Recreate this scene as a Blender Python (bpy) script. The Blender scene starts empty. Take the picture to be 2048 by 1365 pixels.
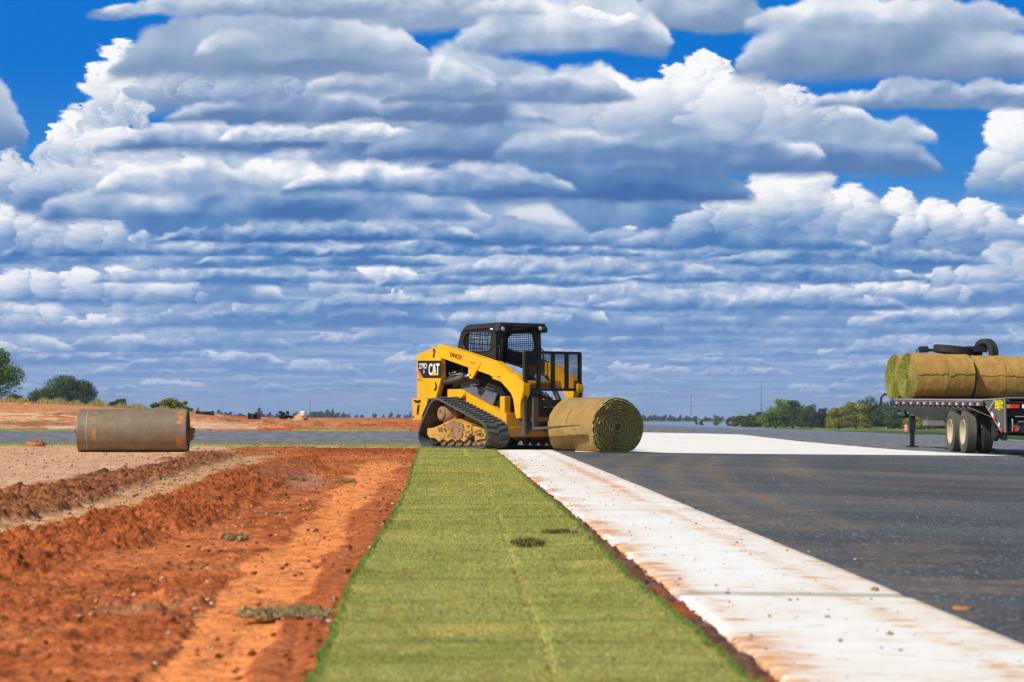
import bpy, bmesh, math, random
import numpy as np
from mathutils import Vector, Matrix
random.seed(7)
SC = bpy.context.scene
COL = SC.collection
F = 4200.0            # focal length in photo pixels (2048 wide)
HOR = 820.0           # photo row of the eye level
EYE = 0.66            # camera height above the local pavement
R = math.radians
SUN_TO = Vector((-.86, -0.70, 1.0)).normalized()

# ---------------------------------------------------------------- node helpers
class NT:
    def __init__(s, tree): s.t = tree; s.n = tree.nodes; s.l = tree.links
    def sock(s, v, inp):
        if v is None: return
        if hasattr(v, 'is_output'): s.l.new(v, inp)
        elif isinstance(v, bpy.types.Node): s.l.new(v.outputs[0], inp)
        else:
            try: inp.default_value = v
            except Exception:
                if isinstance(v, (int, float)): inp.default_value = (v, v, v)
                else: inp.default_value = tuple(v)[:3] if len(inp.default_value) == 3 else (*tuple(v)[:3], 1.0)
    def math(s, op, a, b=None, c=None, clamp=False):
        n = s.n.new('ShaderNodeMath'); n.operation = op; n.use_clamp = clamp
        s.sock(a, n.inputs[0]); s.sock(b, n.inputs[1]); s.sock(c, n.inputs[2]); return n.outputs[0]
    def vm(s, op, a, b=None, scale=None):
        n = s.n.new('ShaderNodeVectorMath'); n.operation = op
        s.sock(a, n.inputs[0]); s.sock(b, n.inputs[1])
        if scale is not None: s.sock(scale, n.inputs['Scale'])
        return n.outputs['Value'] if op in ('DOT_PRODUCT', 'LENGTH', 'DISTANCE') else n.outputs[0]
    def comb(s, x, y, z=0.0):
        n = s.n.new('ShaderNodeCombineXYZ')
        for i, v in enumerate((x, y, z)): s.sock(v, n.inputs[i])
        return n.outputs[0]
    def sep(s, v):
        n = s.n.new('ShaderNodeSeparateXYZ'); s.sock(v, n.inputs[0]); return n.outputs
    def noise(s, v, scale=5, detail=4, rough=0.5, dist=0.0, lac=2.0, color=False):
        n = s.n.new('ShaderNodeTexNoise'); s.sock(v, n.inputs['Vector'])
        for k, x in (('Scale', scale), ('Detail', detail), ('Roughness', rough), ('Distortion', dist), ('Lacunarity', lac)): s.sock(x, n.inputs[k])
        return n.outputs['Color' if color else 'Fac']
    def voro(s, v, scale=5, feature='F1', out='Distance', detail=0, rand=1.0, smooth=None):
        n = s.n.new('ShaderNodeTexVoronoi'); n.feature = feature; s.sock(v, n.inputs['Vector'])
        s.sock(scale, n.inputs['Scale']); s.sock(rand, n.inputs['Randomness'])
        if 'Detail' in n.inputs: s.sock(detail, n.inputs['Detail'])
        if smooth is not None: s.sock(smooth, n.inputs['Smoothness'])
        return n.outputs[out]
    def ss(s, v, a, b, c=0.0, d=1.0, kind='SMOOTHSTEP'):
        n = s.n.new('ShaderNodeMapRange'); n.interpolation_type = kind
        for i, x in enumerate((v, a, b, c, d)): s.sock(x, n.inputs[i])
        return n.outputs[0]
    def mix(s, f, a, b, blend='MIX'):
        n = s.n.new('ShaderNodeMix'); n.data_type = 'RGBA'; n.blend_type = blend
        s.sock(f, n.inputs[0]); s.sock(a, n.inputs[6]); s.sock(b, n.inputs[7]); return n.outputs[2]
    def bump(s, h, strength=0.3, dist=0.02, normal=None):
        n = s.n.new('ShaderNodeBump'); s.sock(h, n.inputs['Height']); s.sock(strength, n.inputs['Strength'])
        s.sock(dist, n.inputs['Distance']); s.sock(normal, n.inputs['Normal']); return n.outputs[0]
def rgb(r, g, b, a=1.0):
    f = lambda c: (c/255.0/12.92 if c <= 10 else ((c/255.0+0.055)/1.055)**2.4)
    return (f(r), f(g), f(b), a)

# ---------------------------------------------------------------- camera
cam = bpy.data.cameras.new('camera'); cam_o = bpy.data.objects.new('camera', cam); COL.objects.link(cam_o)
cam_o.location = (0, 0, EYE); cam_o.rotation_euler = (R(90), 0, 0)
cam.sensor_width = 36.0; cam.lens = 36.0*F/2048.0; cam.shift_y = (HOR-682.5)/2048.0
cam.clip_start = 0.1; cam.clip_end = 20000
cam.dof.use_dof = True; cam.dof.focus_distance = 36.0; cam.dof.aperture_fstop = 6.3
SC.camera = cam_o
SC.view_settings.view_transform = 'Standard'; SC.view_settings.look = 'None'
SC.view_settings.gamma = 1.0; SC.view_settings.exposure = 0.0
SC.render.resolution_x = 1024; SC.render.resolution_y = 682

# ---------------------------------------------------------------- sun
ld = bpy.data.lights.new('sun', 'SUN'); ld.energy = 4.4; ld.angle = R(0.53); ld.color = (1.0, 0.95, 0.87)
sun_o = bpy.data.objects.new('sun', ld); COL.objects.link(sun_o)
sun_o.rotation_euler = (-SUN_TO).to_track_quat('-Z', 'Y').to_euler(); sun_o.location = (-30, -20, 40)

# ---------------------------------------------------------------- numpy noise
_rs = np.random.RandomState(11)
_PERM = np.concatenate([_rs.permutation(512)]*3).astype(np.int32)
_GA = _rs.rand(512).astype(np.float32)*2*np.pi
_GX = np.cos(_GA); _GY = np.sin(_GA)
def perlin(x, y, seed=0):
    x = np.asarray(x, np.float32); y = np.asarray(y, np.float32)
    xi = np.floor(x).astype(np.int32); yi = np.floor(y).astype(np.int32)
    xf = (x-xi).astype(np.float32); yf = (y-yi).astype(np.float32)
    u = xf*xf*xf*(xf*(xf*6-15)+10); v = yf*yf*yf*(yf*(yf*6-15)+10)
    def g(ix, iy, fx, fy):
        h = _PERM[(_PERM[(ix+seed*57) & 511]+iy+seed*131) & 511]
        return _GX[h]*fx+_GY[h]*fy
    a = g(xi, yi, xf, yf); b = g(xi+1, yi, xf-1, yf); c = g(xi, yi+1, xf, yf-1); d = g(xi+1, yi+1, xf-1, yf-1)
    return (a+(b-a)*u+((c+(d-c)*u)-(a+(b-a)*u))*v)*1.5
def fbm(x, y, octv=5, gain=0.5, seed=0, lac=2.03):
    s = 0; a = 1.0; t = 0
    for i in range(octv):
        s = s+a*perlin(x, y, seed+i); t += a; a *= gain; x = x*lac+3.7; y = y*lac+1.3
    return s/t
def sstep(x, a, b):
    t = np.clip((x-a)/(b-a), 0, 1); return t*t*(3-2*t)

# ---------------------------------------------------------------- cloud field
RAMP_P = [0.0, .18, .36, .52, .70, .85, 1.0]
RAMP_C = np.array([rgb(50, 106, 174)[:3], rgb(82, 132, 190)[:3], rgb(122, 158, 203)[:3], rgb(158, 183, 216)[:3], rgb(197, 211, 231)[:3], rgb(228, 233, 243)[:3], rgb(253, 253, 255)[:3]])
def ramp(t):
    t = np.clip(t, 0, 1); return np.stack([np.interp(t, RAMP_P, RAMP_C[:, k]) for k in range(3)], -1)
# kind 0: soft layer, 1: crisp cumulus
CLOUDS = [
 (1250, 470, 700, 140, .06, .60, 0), (500, 480, 700, 150, .10, .66, 0), (1650, 520, 500, 60, .08, .60, 0),
 (560, 380, 430, 120, .12, .84, 0), (1120, 330, 520, 200, .14, .70, 0), (720, 220, 500, 180, .22, .68, 0), (960, 60, 300, 120, .34, .86, 0),
 # cx, base y, half width, height, base tone, top tone, kind
 (190, 612, 215, 88, .10, .96, 1), (770, 592, 140, 66, .14, .92, 1), (1500, 622, 330, 60, .08, .84, 0), (1770, 604, 170, 66, .20, .98, 1),
 (1010, 572, 260, 44, .10, .74, 0), (1560, 566, 330, 46, .02, .66, 0), (2010, 575, 130, 70, .2, .9, 1), (470, 566, 290, 44, .08, .70, 0),
 (1160, 552, 290, 52, .08, .80, 0), (640, 534, 260, 56, .06, .76, 0), (90, 528, 190, 80, .08, .84, 0), (1290, 524, 130, 74, .12, .96, 1),
 (330, 514, 350, 60, .00, .80, 0), (2070, 548, 95, 110, .34, 1.0, 1), (960, 512, 340, 40, .04, .70, 0), (1700, 530, 300, 50, .06, .70, 0),
 (862, 470, 120, 84, .10, .97, 1), (1110, 494, 230, 72, .02, .46, 0), (80, 500, 140, 118, .16, .98, 1), (1850, 500, 190, 140, .06, 1.04, 1),
 (1480, 500, 270, 70, .04, .60, 0), (1555, 478, 205, 146, .12, 1.04, 1), (640, 486, 350, 56, -.04, .66, 0), (30, 412, 120, 110, .14, .88, 1),
 (280, 432, 260, 170, .10, .78, 0), (1346, 388, 34, 46, .3, .92, 1), (1140, 404, 380, 116, -.08, .26, 0), (210, 400, 130, 150, .30, .92, 1),
 (520, 444, 460, 140, -.02, .92, 0), (440, 392, 260, 100, .34, 1.0, 0), (860, 388, 300, 92, .10, 1.0, 0), (2075, 390, 115, 200, .22, 1.0, 1),
 (205, 330, 120, 120, .42, 1.05, 1), (128, 335, 46, 95, .42, .96, 1), (238, 262, 66, 185, .42, 1.04, 1), (640, 306, 460, 110, .0, .90, 0), (650, 284, 230, 46, .40, 1.0, 0),
 (1060, 322, 350, 110, .00, .44, 0), (1560, 352, 340, 130, .04, .62, 0), (1320, 325, 340, 120, .16, .92, 0), (1560, 285, 320, 100, .40, .96, 0),
 (1190, 262, 190, 150, .28, .92, 0), (1450, 262, 200, 165, .36, .98, 1), (-90, 296, 150, 210, .12, .62, 0), (720, 248, 400, 110, .06, .70, 0),
 (1880, 218, 260, 80, .16, .76, 0), (1010, 208, 260, 90, .14, .66, 0), (430, 200, 150, 90, .20, .78, 1), (800, 186, 200, 100, .30, .98, 0), (540, 156, 330, 190, .22, .56, 0), (620, 120, 240, 110, .36, .78, 0),
 (1360, 62, 230, 100, .18, .58, 0), (1790, 158, 330, 200, .14, .66, 0), (1120, 104, 230, 150, .22, .98, 0), (640, 34, 460, 80, .34, .82, 0),
 (1212, 56, 46, 44, .6, 1.05, 1), (1780, 66, 300, 110, .42, .92, 0),
]
def cloud_field(X, Y):
    """linear RGB of the cloudy sky at photo-like angular coordinates X (right), Y (down)"""
    V = np.clip(HOR-Y, 0, 2000)                       # elevation above eye level
    S = (V+90.0)/700.0                                # cells shrink towards the horizon
    t = np.clip(V/700.0, 0, 1)[..., None]
    blue = (1-t)*np.array(rgb(90, 164, 222)[:3])+t*np.array(rgb(0, 116, 208)[:3])
    out = blue.copy()
    lx = (X-1024)/np.sqrt(S)/150.0; ly = np.log(S)*9.0
    w1 = fbm(lx*1.0, ly*1.3, 6, 0.58, 1); w2 = fbm(lx*1.0+9, ly*1.3+5, 6, 0.58, 21)
    g1 = fbm(lx*3.2, ly*3.6, 5, 0.6, 41)
    # far deck: rows of flat bases
    qx = (X-1024)/(S*420.0+30); qy = np.log(S)*16.0
    f1 = fbm(qx*1.1, qy*1.5, 6, 0.55, 61); f2 = fbm(qx*1.1, (np.log(S*1.022))*16.0*1.5, 6, 0.55, 61)
    saw = fbm(qx*.45+3, qy*1.1, 3, 0.5, 71)
    tone = 0.44+f1*0.55+(f2-f1)*0.0+saw*0.35
    rid = fbm(qx*2.1, qy*2.6, 5, .6, 91)
    tone = tone+np.clip(rid, 0, 1)*0.45
    tone = np.clip(.42+(tone-.42)*.6, 0.2, 0.7)
    haze = sstep(V, 200, 10)[..., None]*0.6
    lowf = fbm(X/420.0, Y/(60+V*.35), 3, .5, 101)
    far = ramp(tone)*(1-haze)+np.array(rgb(132, 164, 213)[:3])*haze
    cov = np.clip(sstep(V, 470, 300)+0.0, 0, 1)
    cov = np.clip(cov+(w1*1.2)*sstep(V, 330, 420)*cov, 0, 1)[..., None]
    out = out*(1-cov)+far*cov
    rnd = np.random.RandomState(5)
    clouds = list(CLOUDS)
    small = []
    for yy, n, hh in ((796, 14, 11), (784, 14, 14), (771, 13, 17), (757, 13, 21), (741, 13, 26), (723, 12, 31), (703, 12, 37), (681, 11, 44), (657, 10, 50), (631, 9, 56), (603, 8, 62), (572, 7, 68), (540, 6, 74)):
        for k in range(n):
            small.append((rnd.uniform(-300, 2350), yy+rnd.uniform(-.45, .45)*hh, rnd.uniform(1.6, 4.6)*(hh+6), hh*rnd.uniform(.7, 1.7), rnd.uniform(.04, .20), rnd.uniform(.66, .96), 0))
            for _q in range(int(rnd.rand()*2.6)): small.append((rnd.uniform(-300, 2350), yy+rnd.uniform(-10, 10), hh*rnd.uniform(.9, 2.6), hh*rnd.uniform(.7, 1.35), rnd.uniform(.18, .34), rnd.uniform(.78, 1.0), 1))
    # beyond the photograph's own field of view the deck simply goes on
    for k in range(46):
        side = -1 if k % 2 else 1
        yy = rnd.uniform(60, 620); sc = (HOR-yy+90)/700
        small.append((1024+side*rnd.uniform(1620, 2900), yy, 420*sc*rnd.uniform(.6, 1.3), 170*sc*rnd.uniform(.6, 1.2), .05, rnd.uniform(.6, .95), k % 3 == 0))
    for k in range(16):
        small.append((1024+rnd.uniform(-1500, 1500), rnd.uniform(-500, -90), rnd.uniform(200, 420), rnd.uniform(120, 220), .15, rnd.uniform(.6, .95), 0))
    clouds = sorted(small, key=lambda c: -c[1])+clouds
    sun = np.array([-0.52, 0.62, 0.58])
    ys = Y[:, 0]; xs = X[0, :]
    for (cx, by, hw, h, lo, hi, kind) in clouds:
        sc = (HOR-by+90)/700.0
        j0, j1 = np.searchsorted(xs, [cx-hw*1.5-h*.7-90, cx+hw*1.5+h*.7+90]); i0, i1 = np.searchsorted(ys, [by-h*1.55-30, by+h*.4+30])
        if j1-j0 < 3 or i1-i0 < 3: continue
        sl = (slice(i0, i1), slice(j0, j1))
        a = w1[sl]; b = w2[sl]; g = g1[sl]
        amp = (26 if kind else 24)*sc**.8
        xx = X[sl]+a*amp*(1.9 if kind else 1.0)+g*(17 if kind else 3)*sc; yy = Y[sl]+b*amp*(1.5 if kind else .6)+g*(13 if kind else 2.5)*sc
        # flat base: wobble fades out there
        yb = (by-yy)
        dx = (xx-cx)/hw; op = rnd.uniform(.88, 1.0) if by > 540 else 1.0
        if kind:
            depth = np.full(xx.shape, -1e9, np.float32); light = np.zeros(xx.shape, np.float32); alpha = np.zeros(xx.shape, np.float32)
            lev = ((.42, 9), (.26, 26), (.15, 60), (.085, 110))
            for fr, n in lev:
                n = int(n*max(1.0, hw/h*.8))
                for k in range(n):
                    px = rnd.uniform(-1, 1); top = math.sqrt(max(0, 1-abs(px)**2.2))*(0.72+0.28*math.sin(cx+px*5.1)*math.cos(px*9+by))
                    r = min(h, hw*1.35)*fr*rnd.uniform(.7, 1.25)
                    pc = top*h-r*rnd.uniform(.5, 1.0) if fr < .4 or rnd.rand() < .5 else rnd.uniform(.2, .8)*top*h
                    if fr < .3 and rnd.rand() < .5: pc = rnd.uniform(.15, 1)*max(0, top*h-r)
                    if pc < r*.35: pc = r*.35
                    X0 = cx+px*hw; Y0 = pc
                    jj0, jj1 = np.searchsorted(xs[j0:j1], [X0-r*1.5-amp, X0+r*1.5+amp]); ii0, ii1 = np.searchsorted(ys[i0:i1], [by-Y0-r*1.5-amp, by-Y0+r*1.5+amp])
                    if jj1 <= jj0 or ii1 <= ii0: continue
                    s2 = (slice(ii0, ii1), slice(jj0, jj1))
                    ddx = (xx[s2]-X0)/r; ddy = (yb[s2]-Y0)/r
                    d2 = ddx*ddx+ddy*ddy
                    zz = np.sqrt(np.clip(1-d2, 0, 1))
                    al = sstep(d2, 1.12, .62)
                    L = (ddx*sun[0]+ddy*sun[1]+zz*sun[2])
                    dp = zz*r+(1-fr)*h*.5+rnd.uniform(0, .2)*h
                    w = sstep(dp-depth[s2], -r*.25, r*.35)*al
                    light[s2] = light[s2]*(1-w)+L*w
                    depth[s2] = np.where(al > .5, np.maximum(depth[s2], dp), depth[s2])
                    alpha[s2] = np.maximum(alpha[s2], al)
            cut = sstep(yb+g*10*sc+a*20*sc, -h*.06, h*.16)
            al = alpha*cut
            yn = np.clip(yb/h, 0, 1)
            tn = .12+.70*sstep(yn, -.05, .7)+(light-.42)*.62*(.5+.5*yn)+g*.30+b*.25
        else:
            prof = np.clip(1-np.abs(dx)**2.6, 0, 1)**.6
            bump_ = fbm(xx/(h*1.3), yy/(h*2.6)+cx, 5, .5, int(abs(cx)) % 97)
            topy = h*prof*(.80+.55*bump_)
            e = (topy-yb)/h
            al = sstep(e, -.02, .11)*sstep(yb+a*16*sc+b*8*sc, -h*.09, h*.09)*sstep(prof, 0.02, .4)*op
            yn = np.clip(yb/h, 0, 1.1)
            hl = max(h*1.1, 24)
            lump = fbm(xx/(hl*1.25)+7, yy/(hl*.95), 5, .42, int(abs(by)) % 89)
            lump2 = fbm((xx-hl*.10)/(hl*1.25)+7, (yy-hl*.16)/(hl*.95), 3, .40, int(abs(by)) % 89)
            yr = np.clip(yb/np.maximum(topy, h*.25), 0, 1.05)
            tn = sstep(yr, .02, .85)*(.80+.25*lump)+lump*.30*(.25+yr)+(lump-lump2)*.9+g*.03+.02
        tn = lo+(hi-lo)*np.clip(tn, 0, 1.08)
        tn = (tn*.92+.10)*(1+.30*lowf[sl])-.03*(kind == 0)
        c = ramp(tn)
        gr = float(np.clip((520-by)/400.0, 0, 1))*np.clip(1.15-np.abs(tn)[..., None]*1.1, 0, 1)
        c = c*(1-gr*.42)+(c.mean(-1, keepdims=True)*np.array([.94, 1.0, 1.08])+.03)*gr*.42
        hz = float(np.clip((by-600)/300.0, 0, .55))
        c = c*(1-hz)+np.array(rgb(136, 167, 214)[:3])*hz
        al = al[..., None]
        out[sl] = out[sl]*(1-al)+c*al
    return out

# ---------------------------------------------------------------- world and sky dome
def build_world():
    w = bpy.data.worlds.new('World'); SC.world = w; w.use_nodes = True
    nt = NT(w.node_tree); w.node_tree.nodes.clear()
    sky = nt.n.new('ShaderNodeTexSky'); sky.sky_type = 'NISHITA'; sky.sun_disc = False
    sky.sun_elevation = math.asin(SUN_TO.z); sky.sun_rotation = math.atan2(SUN_TO.x, SUN_TO.y)
    bg = nt.n.new('ShaderNodeBackground'); nt.l.new(sky.outputs[0], bg.inputs[0]); bg.inputs[1].default_value = 0.085
    out = nt.n.new('ShaderNodeOutputWorld'); nt.l.new(bg.outputs[0], out.inputs[0])
build_world()
def mesh_np(name, co, faces, cols=None, smooth=True, mat=None, uv=None):
    """co (n,3), faces (m,4) or (m,3) integer array -> linked object"""
    me = bpy.data.meshes.new(name); nv = len(co); nf, k = faces.shape
    me.vertices.add(nv); me.vertices.foreach_set('co', np.ascontiguousarray(co, np.float32).ravel())
    me.loops.add(nf*k); me.loops.foreach_set('vertex_index', np.ascontiguousarray(faces, np.int32).ravel())
    me.polygons.add(nf); me.polygons.foreach_set('loop_start', np.arange(0, nf*k, k, dtype=np.int32))
    me.polygons.foreach_set('loop_total', np.full(nf, k, np.int32))
    me.update(calc_edges=True)
    if smooth: me.polygons.foreach_set('use_smooth', np.ones(nf, bool))
    for an, arr in (cols or {}).items():
        arr = np.asarray(arr, np.float32)
        if arr.ndim == 1:
            a = me.attributes.new(an, 'FLOAT', 'POINT'); a.data.foreach_set('value', arr)
        else:
            if arr.shape[1] == 3: arr = np.concatenate([arr, np.ones((len(arr), 1), np.float32)], 1)
            a = me.attributes.new(an, 'FLOAT_COLOR', 'POINT'); a.data.foreach_set('color', np.ascontiguousarray(arr).ravel())
    me.validate()
    o = bpy.data.objects.new(name, me); COL.objects.link(o)
    if mat: me.materials.append(mat)
    return o
def grid_faces(nr, nc):
    i = np.arange(nr-1)[:, None]*nc+np.arange(nc-1)[None, :]
    return np.stack([i, i+1, i+nc+1, i+nc], -1).reshape(-1, 4)
def new_mat(name):
    m = bpy.data.materials.new(name); m.use_nodes = True; nt = NT(m.node_tree)
    bs = [n for n in nt.n if n.type == 'BSDF_PRINCIPLED'][0]
    return m, nt, bs
def attr(nt, name, out='Color'):
    a = nt.n.new('ShaderNodeAttribute'); a.attribute_name = name; return a.outputs[out]
def build_sky():
    az = np.concatenate([np.linspace(-.70, -.27, 220, endpoint=False), np.linspace(-.27, .27, 1500), np.linspace(.27, .70, 221)[1:]])
    el = np.concatenate([[-.02], np.linspace(-.004, .205, 600), np.linspace(.205, .42, 130)[1:]])
    A, E = np.meshgrid(az, el[::-1])
    X = 1024+F*np.tan(A); Y = HOR-F*E
    c = cloud_field(X.astype(np.float32), np.minimum(Y, HOR-2).astype(np.float32)).reshape(-1, 3)
    D = 15000.0
    dv = np.stack([np.tan(A), np.ones_like(A), E], -1); dv /= np.linalg.norm(dv, axis=-1, keepdims=True)
    co = (dv*D+np.array([0, 0, EYE])).reshape(-1, 3)
    # fade to the plain daylight sky at the borders of the clouded part
    m, nt, bs = new_mat('cloudy_sky'); nt.n.remove(bs)
    em = nt.n.new('ShaderNodeEmission'); nt.l.new(attr(nt, 'sky_colour'), em.inputs[0]); em.inputs[1].default_value = 1.0
    nt.l.new(em.outputs[0], [n for n in nt.n if n.type == 'OUTPUT_MATERIAL'][0].inputs[0])
    try: m.cycles.emission_sampling = 'NONE'
    except Exception: m.emission_sampling = 'NONE'
    o = mesh_np('sky', co, grid_faces(len(el), len(az)), {'sky_colour': c}, mat=m)
    o['kind'] = 'structure'
build_sky()

# ---------------------------------------------------------------- terrain
RIDGE_X = [-400, 0, 120, 200, 280, 330, 380, 430, 480, 560, 840, 905, 2400]
RIDGE_Y = [797, 803, 807, 812, 817, 820, 824, 829, 835, 838, 838, 846, 846]
def zf(X, Y):
    X = np.asarray(X, np.float64); Y = np.asarray(Y, np.float64)
    t = X-0.6
    cross = -0.035*np.where(t > 0, np.sqrt(t*t+.25)-.5, 0)
    cross = np.maximum(cross, -1.95-0.0*X)
    fall = -0.0040*np.clip(Y-120, 0, None)
    fall = np.maximum(fall, -0.0040*5900)
    Ys = np.maximum(Y, 1.0)
    rx = np.interp(1024+F*X/Ys, RIDGE_X, RIDGE_Y)
    zr = EYE+(HOR-rx)/F*105.0
    pxs = 1024+F*X/Ys
    zr = zr-np.interp(pxs, [840, 930], [0, 1])*zr
    up = sstep(Ys, 63, 105); dn = 1-sstep(Ys, 118, 300)
    hill = np.interp(pxs, [-900, 380, 460], [1, 1, 0])            # the left skyline is a hill that goes on rising
    zh = EYE+(HOR-3.0-rx)/F*np.clip(Ys, 118, 500)-.25; zh = zh*(1-sstep(Ys, 500, 1100))
    far = sstep(Ys, 118, 135)*hill
    return (cross+fall)*(1-far)+zr*up*dn*np.where(Y > 60, 1, 0)*(1-far)+far*(zh+fall*sstep(Ys, 500, 1100))
def zf1(x, y): return float(zf(x, y))
def on_ground(px, py, lift=0.0):
    """ground point seen at a photo pixel"""
    Y = 30.0
    for _ in range(60):
        X = (px-1024)/F*Y; z = zf1(X, Y)+lift
        Yn = (EYE-z)*F/max(py-HOR, .5)
        Y = Y*.5+min(max(Yn, 3), 900)*.5
    return (px-1024)/F*Y, Y
def poly_mask(px, py, pts, soft):
    """soft inside mask of a polygon, evaluated on arrays"""
    ins = np.zeros(px.shape, bool); dmin = np.full(px.shape, 1e9)
    n = len(pts)
    for i in range(n):
        x0, y0 = pts[i]; x1, y1 = pts[(i+1) % n]
        c = ((y0 > py) != (y1 > py)) & (px < (x1-x0)*(py-y0)/((y1-y0) if y1 != y0 else 1e-9)+x0)
        ins ^= c
        t = np.clip(((px-x0)*(x1-x0)+(py-y0)*(y1-y0))/max((x1-x0)**2+(y1-y0)**2, 1e-9), 0, 1)
        dmin = np.minimum(dmin, np.hypot(px-x0-t*(x1-x0), py-y0-t*(y1-y0)))
    return sstep(np.where(ins, dmin, -dmin), -soft, soft)
def clods(x, y, size, seed, dens=1.0):
    """height field of separate lumps on a jittered grid"""
    gx = x/size; gy = y/size; ix = np.floor(gx).astype(np.int32); iy = np.floor(gy).astype(np.int32)
    h = np.zeros(x.shape, np.float32)
    for a in (-1, 0, 1):
        for b in (-1, 0, 1):
            cx = ix+a; cy = iy+b
            k = _PERM[(_PERM[(cx+seed*31) & 511]+cy+seed*17) & 511]
            k2 = _PERM[(k+cx*7+13) & 511]; k3 = _PERM[(k2+cy*5+29) & 511]
            r = (.22+.42*(k3/511.0)**1.6)*(k2/511.0 < dens)
            dx = gx-cx-.15-.7*k/511.0; dy = gy-cy-.15-.7*k2/511.0
            d2 = (dx*dx+dy*dy)/np.maximum(r*r, 1e-6)
            h = np.maximum(h, np.where(d2 < 1, np.sqrt(np.clip(1-d2, 0, 1))*r, 0))
    return h*size
def lin(*c): return np.array(rgb(*c)[:3])
def soil_material(name, bump=.5):
    m, nt, bs = new_mat(name)
    tc = nt.n.new('ShaderNodeNewGeometry').outputs['Position']
    base = attr(nt, 'soil_colour')
    n1 = nt.noise(tc, 9.0, 8, .65); n2 = nt.noise(tc, 60.0, 4, .6)
    f = nt.ss(nt.math('ADD', nt.math('MULTIPLY', n1, .6), nt.math('MULTIPLY', n2, .5)), .38, .70, .50, 1.48)
    col = nt.vm('MULTIPLY', base, nt.comb(f, f, f))
    gr = nt.ss(nt.voro(tc, 26.0, out='Distance'), .07, .045)
    gr = nt.math('MULTIPLY', gr, nt.ss(nt.noise(tc, 2.2, 2), .52, .62))
    col = nt.mix(nt.math('MULTIPLY', gr, .5), col, (.55, .45, .38, 1))
    nt.l.new(col, bs.inputs['Base Color']); bs.inputs['Roughness'].default_value = .95
    bs.inputs['Specular IOR Level'].default_value = .08
    nt.l.new(nt.bump(nt.math('ADD', n1, nt.math('MULTIPLY', n2, .5)), bump, .03), bs.inputs['Normal'])
    return m
M_SOIL = soil_material('clay_soil')

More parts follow.
